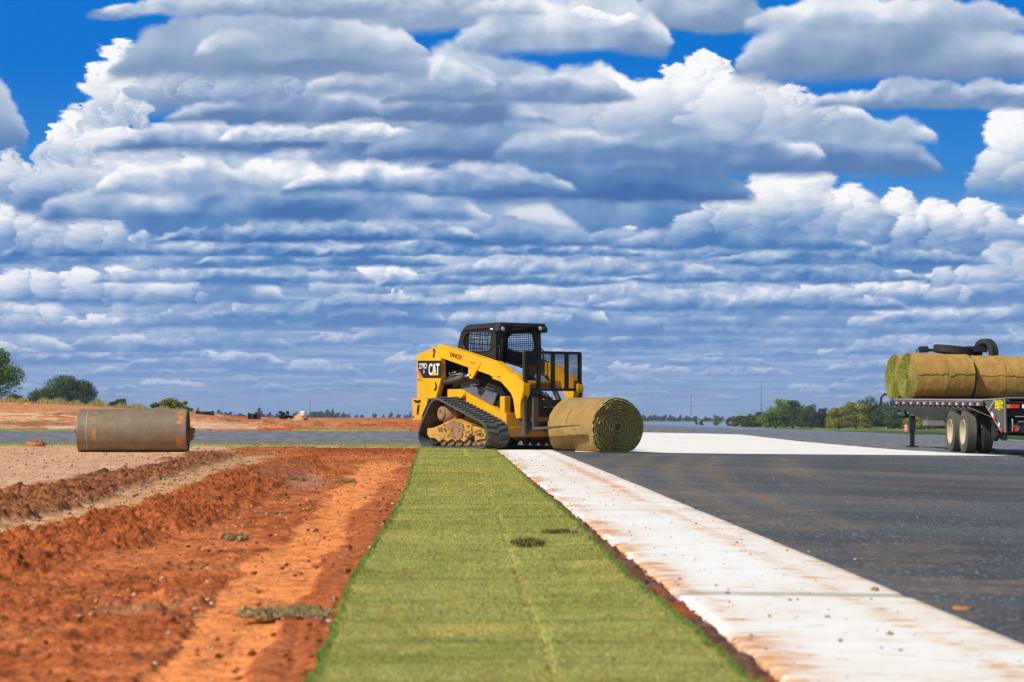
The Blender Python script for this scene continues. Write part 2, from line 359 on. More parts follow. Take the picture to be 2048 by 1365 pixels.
def build_ground():
    # base sheet: whole plain out to the horizon
    r = np.concatenate([[0.5], np.geomspace(2.5, 6000, 230)])
    a = np.concatenate([np.linspace(-.42, .42, 420), np.linspace(.42, 2*np.pi-.42, 90)[1:]])
    A, Rr = np.meshgrid(a, r); X = np.sin(A)*Rr; Y = np.cos(A)*Rr
    z = zf(X, Y)-0.05
    px = 1024+F*X/np.maximum(Y, .5)
    n = fbm(X/14, Y/14, 4, .55, 3); n2 = fbm(X/3.2, Y/3.2, 4, .6, 9)
    soil = lin(196, 118, 66)*(1+.25*n2[..., None]); tan = lin(196, 156, 118)
    c = soil*(1-sstep(n, -.2, .3)[..., None]*.5)+tan*sstep(n, -.2, .3)[..., None]*.5
    dry = lin(150, 142, 72); grn = lin(78, 104, 42); dk = lin(48, 74, 34)
    g = grn*(1-sstep(n2, -.3, .4)[..., None])+dry*sstep(n2, -.3, .4)[..., None]
    far = sstep(Y, 108, 116)[..., None]*(X < 0)[..., None]
    c = c*(1-far)+g*far
    rt = sstep(X, 23.6, 24.0)[..., None]
    g2 = dk*(1-sstep(n2, -.2, .5)[..., None])+grn*sstep(n2, -.2, .5)[..., None]
    c = c*(1-rt)+g2*rt
    ff = sstep(Rr, 300, 420)[..., None]; c = c*(1-ff)+g*ff
    o = mesh_np('ground', np.stack([X, Y, z], -1).reshape(-1, 3), np.concatenate([grid_faces(len(r), len(a)), np.array([[i*len(a)+len(a)-1, i*len(a), (i+1)*len(a), (i+1)*len(a)+len(a)-1] for i in range(len(r)-1)])]), {'soil_colour': c.reshape(-1, 3)}, mat=M_SOIL)
    o['kind'] = 'structure'

    # near soil, with real clods
    rows = np.concatenate([np.linspace(3.6, 12, 420, endpoint=False), np.linspace(12, 24, 420, endpoint=False), np.linspace(24, 38.2, 330)])
    cols = np.linspace(0, 1, 620)
    C, Yg = np.meshgrid(cols, rows)
    azl = -.285; xr = 1.1-.0318*Yg                              # runs on under the sod and up to the concrete
    xr = np.where(Yg > 26, np.minimum(xr, 1.1-.0318*26), xr)
    X = azl*Yg-.6+(xr-(azl*Yg-.6))*C; Y = Yg
    px = 1024+F*X/Y; py = HOR+EYE*F/Y                            # where the flat ground lies in the photograph
    wob = fbm(X*1.6, Y*1.1, 4, .55, 5); wx = px+wob*46; wy = py+fbm(X*1.3+5, Y*.9, 4, .55, 8)*14*(py-HOR)/120
    lane = poly_mask(wx, wy, [(735, 918), (800, 925), (775, 960), (722, 1010), (690, 1060), (640, 1130), (560, 1230), (470, 1365), (400, 1500), (170, 1500), (265, 1365), (300, 1330), (400, 1230), (450, 1160), (560, 1085), (640, 1015), (690, 950)], 9)
    ruts = poly_mask(wx, wy, [(775, 960), (800, 990), (760, 1080), (690, 1170), (620, 1300), (560, 1500), (400, 1500), (470, 1365), (560, 1230), (640, 1130), (722, 1010)], 14)
    flat = poly_mask(wx, wy, [(-900, 880), (470, 885), (470, 905), (395, 912), (320, 935), (200, 950), (100, 975), (0, 985), (-900, 1120)], 8)
    rid1 = poly_mask(wx, wy, [(-700, 1110), (0, 985), (100, 972), (200, 948), (320, 930), (390, 908), (480, 905), (490, 935), (440, 945), (300, 968), (150, 1010), (0, 1050), (-700, 1200)], 8)
    trk = poly_mask(wx, wy, [(-700, 1200), (0, 1045), (110, 1022), (300, 965), (400, 938), (470, 912), (560, 908), (520, 925), (440, 945), (340, 995), (150, 1050), (0, 1072), (-700, 1250)], 6)
    rid2 = poly_mask(wx, wy, [(-700, 1245), (0, 1068), (150, 1050), (300, 1010), (400, 965), (520, 930), (620, 915), (640, 940), (520, 1000), (380, 1060), (200, 1110), (0, 1150), (-700, 1500)], 12)
    pit = poly_mask(wx, wy, [(520, 935), (610, 928), (650, 950), (640, 975), (560, 978), (510, 960)], 8)
    n1 = fbm(X*2.1, Y*2.1, 5, .6, 12); n2 = fbm(X*7, Y*7, 4, .6, 33); n3 = fbm(X*.55, Y*.35, 3, .5, 44)
    cl1 = clods(X, Y, .17, 3, .55); cl2 = clods(X+fbm(X*9, Y*9, 2, .5, 2)*.02, Y, .075, 5, .8); cl3 = clods(X, Y, .03, 7, .8); big = clods(X, Y, .42, 9, .38)
    rough = np.clip(.42+.5*n3-.75*lane-1.0*flat-.95*trk+.85*rid1+.80*rid2-.35*ruts-.6*pit, .05, 1.6)
    hh = rough*(cl1*.20+cl2*.60+cl3*.9+big*.085*(rid1+rid2*1.1+.05)+n1*.010)+n2*.003+n1*.004
    hh = hh+.022*rid1+.024*rid2*(1+.5*n1)-.010*lane-.02*trk+.015*flat-.01
    # tread marks: bars across the rolled lanes
    dl = lane+ruts
    ph = (X*.78+Y*.62)*1.0
    hh = hh+(ruts+.35*lane)*.014*np.abs(np.sin((X*1.0+Y*.075+n1*.03)*19.0))*1.0
    hh = hh+trk*.010*(np.sin((X*.55+Y*1.0+n1*.12)*34) > .1)+lane*.004*np.sin((X*.3+Y)*40+n1*2)
    under = sstep(X-(-.479-(Y-5.09)*.0355), -.06, .04)            # pressed flat below the sod
    hh = hh*(1-under)+(-.012+n2*.004)*under
    gap = sstep(X-(.60-.0300*Y), -.12, .0)
    hh = hh+gap*(cl2*.35+cl3*.5+.006)
    hh = hh+.012*sstep(X-(sod_r(Y)+.012), 0, .02)*(1-sstep(X-conc_l(Y), -.03, 0))
    hid = sstep(X-conc_l(Y), -.012, .004); hh = hh*(1-hid)-.035*hid
    hh = hh*sstep(Yg, 38.2, 37.6)-.02*(1-sstep(Yg, 38.2, 37.6))
    z = zf(X, Y)+hh
    orange = lin(200, 114, 66); deep = lin(150, 76, 40); lanec = lin(230, 142, 80); tan = lin(214, 174, 138); brn = lin(142, 92, 58); dkb = lin(96, 58, 36); grey = lin(192, 152, 112)
    def mx(c, d, m): m = np.clip(m, 0, 1)[..., None]; return c*(1-m)+d*m
    c = mx(np.broadcast_to(orange, X.shape+(3,)), deep, sstep(n1+.6*n3, -.35, .35)*.85)
    c = mx(c, tan*.85, sstep(n3+.3*n1, .32, .6)*.35*(1-ruts))
    c = mx(c, brn, sstep(wy, 1060, 940)*sstep(wx, 640, 430)*.65); c = mx(c, lin(188, 124, 84), sstep(fbm(X*1.1, Y*.8, 4, .6, 71), .05, .45)*.5*(1-lane))
    c = mx(c, lin(176, 128, 104), pit*.8)
    c = mx(c, lin(108, 60, 38), sstep(fbm(X*3.1, Y*2.2, 5, .65, 75), .10, .45)*.6*(1-flat)); c = mx(c, lanec, lane*(.80+.35*n1)); c = mx(c, mx(np.broadcast_to(orange, X.shape+(3,)), deep, .35+.9*np.sin((X*1.0+Y*.075+n1*.03)*38)*.4), ruts*.6)
    c = mx(c, tan, flat*(.85+.3*n1)); c = mx(c, lin(176, 128, 92), flat*sstep(fbm(X*.9, Y*2.6, 5, .65, 81), -.05, .4)*.7); c = mx(c, mx(np.broadcast_to(brn, X.shape+(3,)), dkb, sstep(n1, -.2, .5)), rid1*.9)
    c = mx(c, grey, trk*.85); c = mx(c, mx(np.broadcast_to(deep, X.shape+(3,)), dkb, sstep(n1+.3*n2, -.1, .6)*.8), rid2*.75)
    c = mx(c, deep*.95, sstep(py, 912, 900)*sstep(px, 560, 640))
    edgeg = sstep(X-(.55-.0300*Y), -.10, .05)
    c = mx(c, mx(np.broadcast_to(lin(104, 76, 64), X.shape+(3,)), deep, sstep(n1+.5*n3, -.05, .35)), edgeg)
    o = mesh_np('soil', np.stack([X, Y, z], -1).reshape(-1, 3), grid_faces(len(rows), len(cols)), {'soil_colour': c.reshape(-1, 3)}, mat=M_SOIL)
    o['kind'] = 'structure'

    # earth bank on the far side of the side road
    rows = np.linspace(61.5, 119, 260); azs = np.linspace(-.31, -.034, 640)
    AZ, Y = np.meshgrid(azs, rows); X = AZ*Y; px = 1024+F*AZ
    z0 = zf(X, Y); py = HOR+(EYE-z0)*F/Y
    n1 = fbm(X*.8, Y*.35, 5, .6, 15); n3 = fbm(X*.22, Y*.10, 3, .55, 51); n2 = fbm(X*4, Y*2, 4, .6, 17)
    wx = px+n1*30; wy = py+n1*6
    band = poly_mask(wx, wy, [(-900, 815), (200, 822), (330, 836), (430, 842), (520, 850), (520, 868), (-900, 868)], 5)   # pale rolled face
    cl = clods(X, Y, .45, 13, .6)*.9+clods(X, Y, .9, 14, .35)*.5
    rgh = np.clip(.55+1.2*n3-.5*band, .08, 1.2)
    hh = cl*rgh*.55+n1*.05
    hh = hh-.13*sstep(Y, 84, 102)
    hh = hh*sstep(Y, 63.5, 67)-.05*(1-sstep(Y, 61.5, 66))
    hh = hh*sstep(Y, 119, 114)-.05*(1-sstep(Y, 112, 119))
    c = mx(np.broadcast_to(lin(202, 138, 92), X.shape+(3,)), lin(158, 102, 64), sstep(n1+n3, -.3, .4))
    c = mx(c, lin(222, 182, 146), band*(.85+.5*n1)); c = mx(c, lin(126, 82, 52), band*sstep(n3+n1*.6, .12, .35)*.8)
    c = mx(c, lin(168, 92, 48), sstep(px, 640, 760)*.75)
    c = mx(c, lin(214, 142, 86), sstep(py, 824, 812)*.75*sstep(px, 420, 300))
    c = mx(c, lin(182, 84, 34), sstep(py, 854, 859)*.8)
    c = mx(c, lin(150, 140, 72), sstep(Y+n1*3, 110, 114)*sstep(px, 470, 420))
    o = mesh_np('earth_bank', np.stack([X, Y, z0+hh], -1).reshape(-1, 3), grid_faces(*X.shape), {'soil_colour': c.reshape(-1, 3)}, mat=M_SOIL)
    o['kind'] = 'structure'

# ---------------------------------------------------------------- pavements
def asphalt_material():
    m, nt, bs = new_mat('asphalt')
    p = nt.n.new('ShaderNodeNewGeometry').outputs['Position']; x, y, z = nt.sep(p)
    dust = attr(nt, 'dust', 'Fac')
    big = nt.noise(p, .35, 5, .6)
    streak = nt.noise(nt.comb(nt.math('MULTIPLY', x, .16), nt.math('MULTIPLY', y, 1.9), 0.0), 1.0, 6, .62)
    grain = nt.voro(p, 46.0, out='Color'); gd = nt.voro(p, 46.0, out='Distance')
    g = nt.sep(grain)[0]
    speck = nt.math('MULTIPLY', nt.ss(g, .66, .82), nt.ss(gd, .46, .24))
    g2 = nt.sep(nt.voro(p, 17.0, out='Color'))[1]
    speck2 = nt.math('MULTIPLY', nt.ss(g2, .84, .92), nt.ss(nt.voro(p, 17.0), .26, .14))
    patch = nt.ss(nt.noise(p, 1.3, 5, .62), .36, .62, .35, 1.0)
    speck = nt.math('MAXIMUM', nt.math('MULTIPLY', speck, patch), nt.math('MULTIPLY', speck2, .8))
    fine = nt.noise(p, 120.0, 3, .6)
    base = nt.mix(nt.ss(big, .35, .65), (.082, .084, .088, 1), (.140, .141, .145, 1))
    base = nt.mix(nt.math('MULTIPLY', fine, .5), base, (.036, .038, .044, 1))
    base = nt.mix(nt.ss(streak, .50, .74, 0, .34), base, (.16, .158, .15, 1))
    base = nt.mix(nt.math('MULTIPLY', speck, .9), base, (.50, .50, .52, 1))
    ndust = nt.noise(p, 4.0, 6, .7)
    base = nt.mix(nt.math('MULTIPLY', dust, nt.ss(ndust, .32, .62)), base, (.30, .215, .125, 1))
    clay = nt.math('MULTIPLY', nt.ss(nt.noise(nt.vm('ADD', p, (3, 9, 0)), 2.1, 5, .55), .69, .715), .85)
    base = nt.mix(clay, base, (.50, .13, .03, 1))
    mid = nt.ss(y, 33.0, 48.0)
    cs = nt.noise(nt.comb(nt.math('MULTIPLY', x, 3.2), nt.math('MULTIPLY', y, .9), 2.0), 1.0, 7, .72)
    base = nt.mix(nt.math('MULTIPLY', mid, nt.ss(cs, .40, .60, .1, .95)), base, (.25, .255, .27, 1))
    base = nt.mix(nt.math('MULTIPLY', mid, nt.ss(cs, .56, .66, 0, .8)), base, (.48, .46, .42, 1))
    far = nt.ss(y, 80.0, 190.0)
    base = nt.mix(nt.math('MULTIPLY', far, .6), base, (.17, .20, .27, 1))  # bluish far tint: mirage glimmer of the sky put into the colour
    nt.l.new(base, bs.inputs['Base Color'])
    nt.l.new(nt.ss(y, 70.0, 170.0, .66, .16), bs.inputs['Roughness'])
    nt.l.new(nt.ss(y, 75.0, 170.0, .04, .5), bs.inputs['Specular IOR Level'])
    h = nt.math('ADD', nt.math('MULTIPLY', nt.math('SUBTRACT', .5, gd), 1.0), fine)
    nt.l.new(nt.bump(h, .35, .008), bs.inputs['Normal'])
    return m
def concrete_material(name, dirt):
    m, nt, bs = new_mat(name)
    p = nt.n.new('ShaderNodeNewGeometry').outputs['Position']; x, y, z = nt.sep(p)
    wash = attr(nt, 'dust', 'Fac')
    ps = nt.vm('MULTIPLY', p, (.55, 1.5, 1.0)); a = nt.noise(p, 1.7, 6, .62); b = nt.noise(ps, 13.0, 7, .72); c = nt.noise(nt.vm('ADD', ps, (5, 5, 5)), 5.0, 8, .74)
    base = nt.mix(nt.ss(a, .35, .65), (.90, .885, .85, 1), (.86, .80, .70, 1))
    base = nt.mix(nt.math('MULTIPLY', nt.ss(b, .50, .75), .40*min(1, dirt+.25)), base, (.50, .43, .36, 1))
    st = nt.ss(nt.math('ADD', c, nt.math('MULTIPLY', wash, .18)), .585, .68, 0, .85*dirt)
    base = nt.mix(st, base, (.74, .27, .06, 1))
    base = nt.mix(nt.math('MULTIPLY', nt.ss(nt.math('ADD', b, nt.math('MULTIPLY', wash, .15)), .60, .68), dirt*.9), base, (.46, .15, .05, 1))
    base = nt.mix(nt.math('MULTIPLY', wash, nt.ss(a, .3, .6, .1, .6)), base, (.80, .50, .24, 1))
    sp = nt.math('MULTIPLY', nt.ss(nt.voro(p, 13.0), .10, .06), nt.ss(nt.sep(nt.voro(p, 13.0, out='Color'))[0], .86, .9))
    base = nt.mix(nt.math('MULTIPLY', sp, .8), base, (.10, .07, .05, 1))
    jt = attr(nt, 'joint', 'Fac')
    base = nt.mix(nt.math('MULTIPLY', jt, nt.ss(b, .3, .55, .45, .95)), base, (.36, .29, .17, 1))
    nt.l.new(base, bs.inputs['Base Color']); bs.inputs['Roughness'].default_value = .85; bs.inputs['Specular IOR Level'].default_value = .2
    nt.l.new(nt.bump(b, .15, .01), bs.inputs['Normal'])
    return m
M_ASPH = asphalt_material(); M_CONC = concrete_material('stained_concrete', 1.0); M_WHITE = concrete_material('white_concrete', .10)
def line_d(px, py, pts):
    d = np.full(px.shape, 1e9)
    for (x0, y0), (x1, y1) in zip(pts[:-1], pts[1:]):
        t = np.clip(((px-x0)*(x1-x0)+(py-y0)*(y1-y0))/max((x1-x0)**2+(y1-y0)**2, 1e-9), 0, 1)
        d = np.minimum(d, np.hypot(px-x0-t*(x1-x0), py-y0-t*(y1-y0)))
    return d
def conc_l(Y): return .814-.0318*Y
def conc_r(Y): return 1.625-.0285*Y
def build_pavement():
    rows = np.concatenate([np.linspace(3.4, 36, 520, endpoint=False), np.linspace(36, 66, 90, endpoint=False), np.geomspace(66, 1200, 150)])
    cols = np.linspace(0, 1, 420)**1.25
    C, Y = np.meshgrid(cols, rows)
    xl = np.where(Y < 36.6, conc_r(Y)-.05, np.where(Y < 66, -1.0, -.036*Y))
    xr = np.maximum(24.2, np.where(Y > 190, .108*Y, 0)+0*Y)
    X = xl+(xr-xl)*C
    z0 = zf(X, Y); py = HOR+(EYE-z0)*F/Y; px = 1024+F*X/Y
    n = fbm(X*.9, Y*.9, 4, .6, 8); wx = px+n*14; wy = py+n*5*(py-HOR)/130
    d = np.zeros(X.shape)
    G = [on_ground(*q) for q in ((1345, 912), (1300, 930), (1292, 950), (1310, 975), (1360, 1005), (1450, 1045))]
    dist = line_d(X, Y, G)
    for off in (.0, .45):
        d += np.exp(-((dist-off-.25)/.16)**2)*.85
    d *= (.7+.3*np.sin(dist*90))
    G = [on_ground(*q) for q in ((1565, 918), (1575, 932), (1600, 950), (1660, 960))]; d += np.exp(-(line_d(X, Y, G)/.25)**2)*.55
    for (yy, w, s, x0) in ((928, 1.0, .55, 1230), (947, .5, .45, 1290), (983, .35, .55, 1200), (962, .3, .3, 1300), (1148, .10, .9, 1700), (1163, .09, .9, 1800), (1172, .07, .8, 1780), (990, .3, .35, 1500), (1080, .12, .25, 1600)):
        Yc = EYE*F/(yy-HOR)
        d += np.exp(-((Y-Yc*(1+.02*n)-.02*(X-3))/w)**2)*s*sstep(wx, x0, x0+120)*.9
    d += np.exp(-((X-conc_r(Y))/.16)**2)*.5*sstep(n, -.3, .3)
    d += poly_mask(wx, wy, [(1700, 1095), (1900, 1080), (1960, 1120), (1850, 1145), (1740, 1140)], 14)*.35
    d *= .75
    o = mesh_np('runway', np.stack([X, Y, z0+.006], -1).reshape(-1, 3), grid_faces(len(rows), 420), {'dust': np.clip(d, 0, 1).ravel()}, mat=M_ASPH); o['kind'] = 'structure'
    # side road running off to the left
    rows = np.linspace(38.6, 66.0, 90); X, Y = np.meshgrid(np.linspace(-75, .2, 300), rows)
    n = fbm(X*.3, Y*.5, 4, .6, 8)
    d = np.exp(-((Y-43.0-n)/.5)**2)*.9+np.exp(-((Y-41.0-.5*n)/.25)**2)*.5+np.exp(-((Y-39.2)/.5)**2)*.4
    o = mesh_np('side_road', np.stack([X, Y, zf(X, Y)+.002], -1).reshape(-1, 3), grid_faces(90, 300), {'dust': np.clip(d, 0, 1).ravel()}, mat=M_ASPH); o['kind'] = 'structure'
    # concrete edge strip: a real slab
    Y1 = np.concatenate([np.linspace(3.2, 20, 300, endpoint=False), np.linspace(20, 33.9, 130)])
    prof = [(-.0, -.06), (.0, .008), (.012, .014), (.25, .015), (.5, .015), (.75, .015), (.97, .014), (1.0, .008), (1.0, -.05)]
    C = np.concatenate([[0, 0, .012], np.linspace(.05, .95, 60), [.988, 1, 1]]); H = np.concatenate([[-.06, .006, .014], np.full(60, .015), [.014, .006, -.05]])
    Cg, Yg = np.meshgrid(C, Y1); Hg = np.tile(H, (len(Y1), 1))
    X = conc_l(Yg)+(conc_r(Yg)-conc_l(Yg))*Cg+fbm(Yg*.7, Cg*0+3, 3, .5, 4)*.01
    n = fbm(X*2.5, Yg*.8, 4, .6, 8)
    w = np.exp(-(Cg/.16)**2)*.9*sstep(n, -.4, .3)+np.exp(-((Cg-.72-.05*n)/.07)**2)*.45+np.exp(-((Cg-1.02)/.16)**2)*.45+poly_mask(1024+F*X/Yg+n*20, HOR+EYE*F/Yg+n*6, [(1050, 930), (1140, 925), (1230, 965), (1320, 1040), (1230, 1010)], 12)*.30
    j = np.zeros(X.shape)
    for Yj in (7.45, 13.6, 19.8, 26.0, 32.2): j += (1.0 if Yj < 8 else .35)*np.exp(-((Yg-Yj-.05*n-.08*(Cg-.5))/(.055+.002*Yj))**2)
    Hg = Hg-.006*np.clip(j, 0, 1)*(Hg > 0)
    o = mesh_np('concrete_strip', np.stack([X, Yg, zf(X, Yg)+Hg], -1).reshape(-1, 3), grid_faces(*X.shape), {'dust': np.clip(w, 0, 1).ravel(), 'joint': np.clip(j, 0, 1).ravel()}, mat=M_CONC, smooth=False); o['kind'] = 'structure'
    # white apron beyond the loader
    top = [(1150, 866), (1285, 866), (1400, 868), (1480, 870), (1600, 884), (1700, 893), (1790, 900.5), (1900, 907), (2012, 912.8)]
    bot = [(1150, 905.5), (1275, 907), (1480, 909.5), (1700, 911), (1900, 912.5), (2012, 913.2)]
    xs = np.linspace(1150, 2012, 150); tv = np.interp(xs, *zip(*top)); bv = np.interp(xs, *zip(*bot))
    co = []
    for k in range(14):
        for i, x_ in enumerate(xs):
            yy = bv[i]+(tv[i]-bv[i])*(k/13)**.8; X_, Y_ = on_ground(x_, yy); co.append((X_, Y_, zf1(X_, Y_)+.012))
    o = mesh_np('white_apron', np.array(co), grid_faces(14, 150), {'dust': np.zeros(len(co)), 'joint': np.zeros(len(co))}, mat=M_WHITE); o['kind'] = 'structure'
    # painted edge line of the runway
    Y1 = np.geomspace(60, 200, 120); X, Y = np.meshgrid([23.45, 23.9], Y1)
    X = X+0*Y; m, nt, bs = new_mat('line_paint'); bs.inputs['Base Color'].default_value = (.78, .77, .74, 1); bs.inputs['Roughness'].default_value = .8
    o = mesh_np('edge_line', np.stack([X, Y, zf(X, Y)+.022], -1).reshape(-1, 3), grid_faces(120, 2), mat=m); o['kind'] = 'structure'

# ---------------------------------------------------------------- laid sod
def sod_l(Y): return np.interp(Y, [3, 5.09, 7.37, 8.15, 12, 17.4, 24, 33.6, 40], [-.41, -.479, -.585, -.611, -.703, -.87, -1.14, -1.49, -1.7])
def sod_r(Y): return np.interp(Y, [3, 5.09, 8.15, 12, 17.4, 24, 33.6, 40], [.635, .566, .444, .370, .185, .02, -.275, -.5])
def grass_material(name, attr_name):
    m, nt, bs = new_mat(name)
    p = nt.n.new('ShaderNodeNewGeometry').outputs['Position']
    c = attr(nt, attr_name); f = nt.ss(nt.noise(p, 80.0, 4, .7), .3, .7, .62, 1.38)
    nt.l.new(nt.vm('MULTIPLY', c, nt.comb(f, f, f)), bs.inputs['Base Color']); bs.inputs['Roughness'].default_value = .8
    bs.inputs['Specular IOR Level'].default_value = .15
    nt.l.new(nt.bump(nt.noise(p, 120.0, 3, .7), .6, .01), bs.inputs['Normal'])
    return m
M_TURF = grass_material('turf', 'turf_colour')
def turf_colour(X, Y, C):
    n1 = fbm(X*1.1, Y*.55, 5, .58, 21); n2 = fbm(X*6, Y*3.2, 4, .6, 25); n3 = fbm(X*.5, Y*1.6, 3, .5, 27)
    a = lin(158, 156, 86); b = lin(130, 138, 60); t = lin(194, 176, 116); y = lin(192, 156, 54); d = lin(134, 132, 72); br = lin(150, 192, 78)
    def mx(c, e, m): m = np.clip(m, 0, 1)[..., None]; return c*(1-m)+e*m
    c = mx(np.broadcast_to(a, X.shape+(3,)), b, sstep(n1+.4*n3, -.1, .45)*.85)
    c = mx(c, d, sstep(n2+n3*.5, .1, .6)*.55); c = mx(c, t, sstep(n1-n2*.4, .15, .6)*.4)
    yb = np.exp(-((Y-22.2-.3*n1)/.55)**2)+.55*np.exp(-((Y-17.9-.3*n1)/.5)**2)
    c = mx(c, y, yb*.75*sstep(n2, -.5, .2)*sstep(C, .1, .3))
    c = mx(c, lin(120, 104, 58), sstep(fbm(X*2.3, Y*4.5, 4, .65, 61), .12, .5)*.45); c = mx(c, lin(176, 178, 104), sstep(fbm(X*1.6+4, Y*3.5, 4, .65, 63), .15, .5)*.45)
    seam = np.interp(Y, [3, 5.09, 8, 12, 17, 24, 34], [.13, .105, .02, -.06, -.22, -.42, -.80])
    ds = np.abs(X-seam-.02*n1)
    c = mx(c, t*1.05, np.exp(-(ds/.026)**2)*.6*sstep(n2, -.3, .4)); c = mx(c, br, np.exp(-((X-seam-.03*n1-.01)/.03)**2)*.28*sstep(n2, .0, .3))
    c = mx(c, lin(108, 116, 52), sstep(fbm(X*.45, Y*5.0, 5, .6, 67), .08, .4)*.55); c = mx(c, lin(158, 122, 78), sstep(fbm(X*9, Y*6, 4, .7, 69), .18, .45)*.6); c = mx(c, lin(192, 172, 92), sstep(fbm(X*1.2+9, Y*1.4, 5, .6, 73), .10, .5)*.5)  # first mix: dark streaks paint the shade of undulations across the turf
    c = mx(c, lin(84, 122, 48), (np.exp(-(C*1.08/.013)**2)+np.exp(-((1-C)*1.08/.013)**2))*.8*sstep(n2+n1, -.5, .3))
    return c, ds, n1, n2, n3
def build_sod():
    rows = np.concatenate([np.linspace(3.2, 12, 420, endpoint=False), np.linspace(12, 35.3, 420)])
    Cs = np.concatenate([[0, .004, .012], np.linspace(.03, .97, 150), [.988, .996, 1]])
    C, Y = np.meshgrid(Cs, rows)
    e1 = fbm(Y*2.2, Y*0+1, 4, .6, 31)*.03+fbm(Y*9, Y*0+1, 3, .6, 35)*.012; e2 = fbm(Y*2.2, Y*0+7, 4, .6, 32)*.02+fbm(Y*9, Y*0+4, 3, .6, 36)*.010
    L = sod_l(Y)+e1; Rr = sod_r(Y)+e2; X = L+(Rr-L)*C
    col, ds, n1, n2, n3 = turf_colour(X, Y, C)
    hh = .026+.012*n1+.006*n2-.012*np.exp(-(ds/.012)**2)+.016*fbm(X*.5, Y*2.6, 4, .5, 39)
    hh = np.where((C < .001) | (C > .999), -.012, hh)
    hh = hh*sstep(Y, 35.3, 35.0)
    o = mesh_np('grass_strip', np.stack([X, Y, zf(X, Y)+hh], -1).reshape(-1, 3), grid_faces(*X.shape), {'turf_colour': col.reshape(-1, 3)}, mat=M_TURF); o['kind'] = 'structure'
    # blades
    rs = np.random.RandomState(3)
    N = 210000
    u = rs.rand(N); Yb = 3.6+(u**2.0)*31.4; Cb = rs.rand(N)
    ed = rs.rand(N) < .10; Cb = np.where(ed, np.where(rs.rand(N) < .5, rs.rand(N)*.018, 1-rs.rand(N)*.018), Cb)
    Xb = (sod_l(Yb)+fbm(Yb*2.2, Yb*0+1, 4, .6, 31)*.03+fbm(Yb*9, Yb*0+1, 3, .6, 35)*.012)*(1-Cb)+(sod_r(Yb)+fbm(Yb*2.2, Yb*0+7, 4, .6, 32)*.02+fbm(Yb*9, Yb*0+4, 3, .6, 36)*.010)*Cb
    col, ds, n1, n2, n3 = turf_colour(Xb, Yb, Cb)
    h = (.004+.006*rs.rand(N))*(1+.01*Yb)*np.where(ed, 1.6, 1.0)*(1+.8*np.exp(-(ds/.02)**2))
    w = .0012+.00022*Yb
    zb = zf(Xb, Yb)+.024+.012*n1+.006*n2-.012*np.exp(-(ds/.012)**2)+.016*fbm(Xb*.5, Yb*2.6, 4, .5, 39)
    col = col*(.85+.6*rs.rand(N))[:, None]; col = np.where(ed[:, None], (lin(96, 140, 58)*.55+col*.45)*(.6+.7*rs.rand(N))[:, None], col)
    blades('grass', Xb, Yb, zb, h, w, col, rs, lean=.9)
def blades(name, X, Y, Z, H, W, col, rs, lean=.6, mat=None):
    n = len(X); a = rs.rand(n)*2*np.pi; b = rs.rand(n)*2*np.pi; l = rs.rand(n)*lean*H
    P = np.stack([X, Y, Z], -1)
    s = np.stack([np.cos(a)*W, np.sin(a)*W*.5, 0*W], -1); t = np.stack([np.cos(b)*l, np.sin(b)*l, H], -1)
    co = np.stack([P-s, P+s, P+t], 1).reshape(-1, 3)
    f = np.arange(3*n).reshape(-1, 3); c = np.repeat(col, 3, axis=0)
    o = mesh_np(name, co, f, {'turf_colour': c}, smooth=False, mat=mat or M_TURF); o['kind'] = 'stuff'; return o
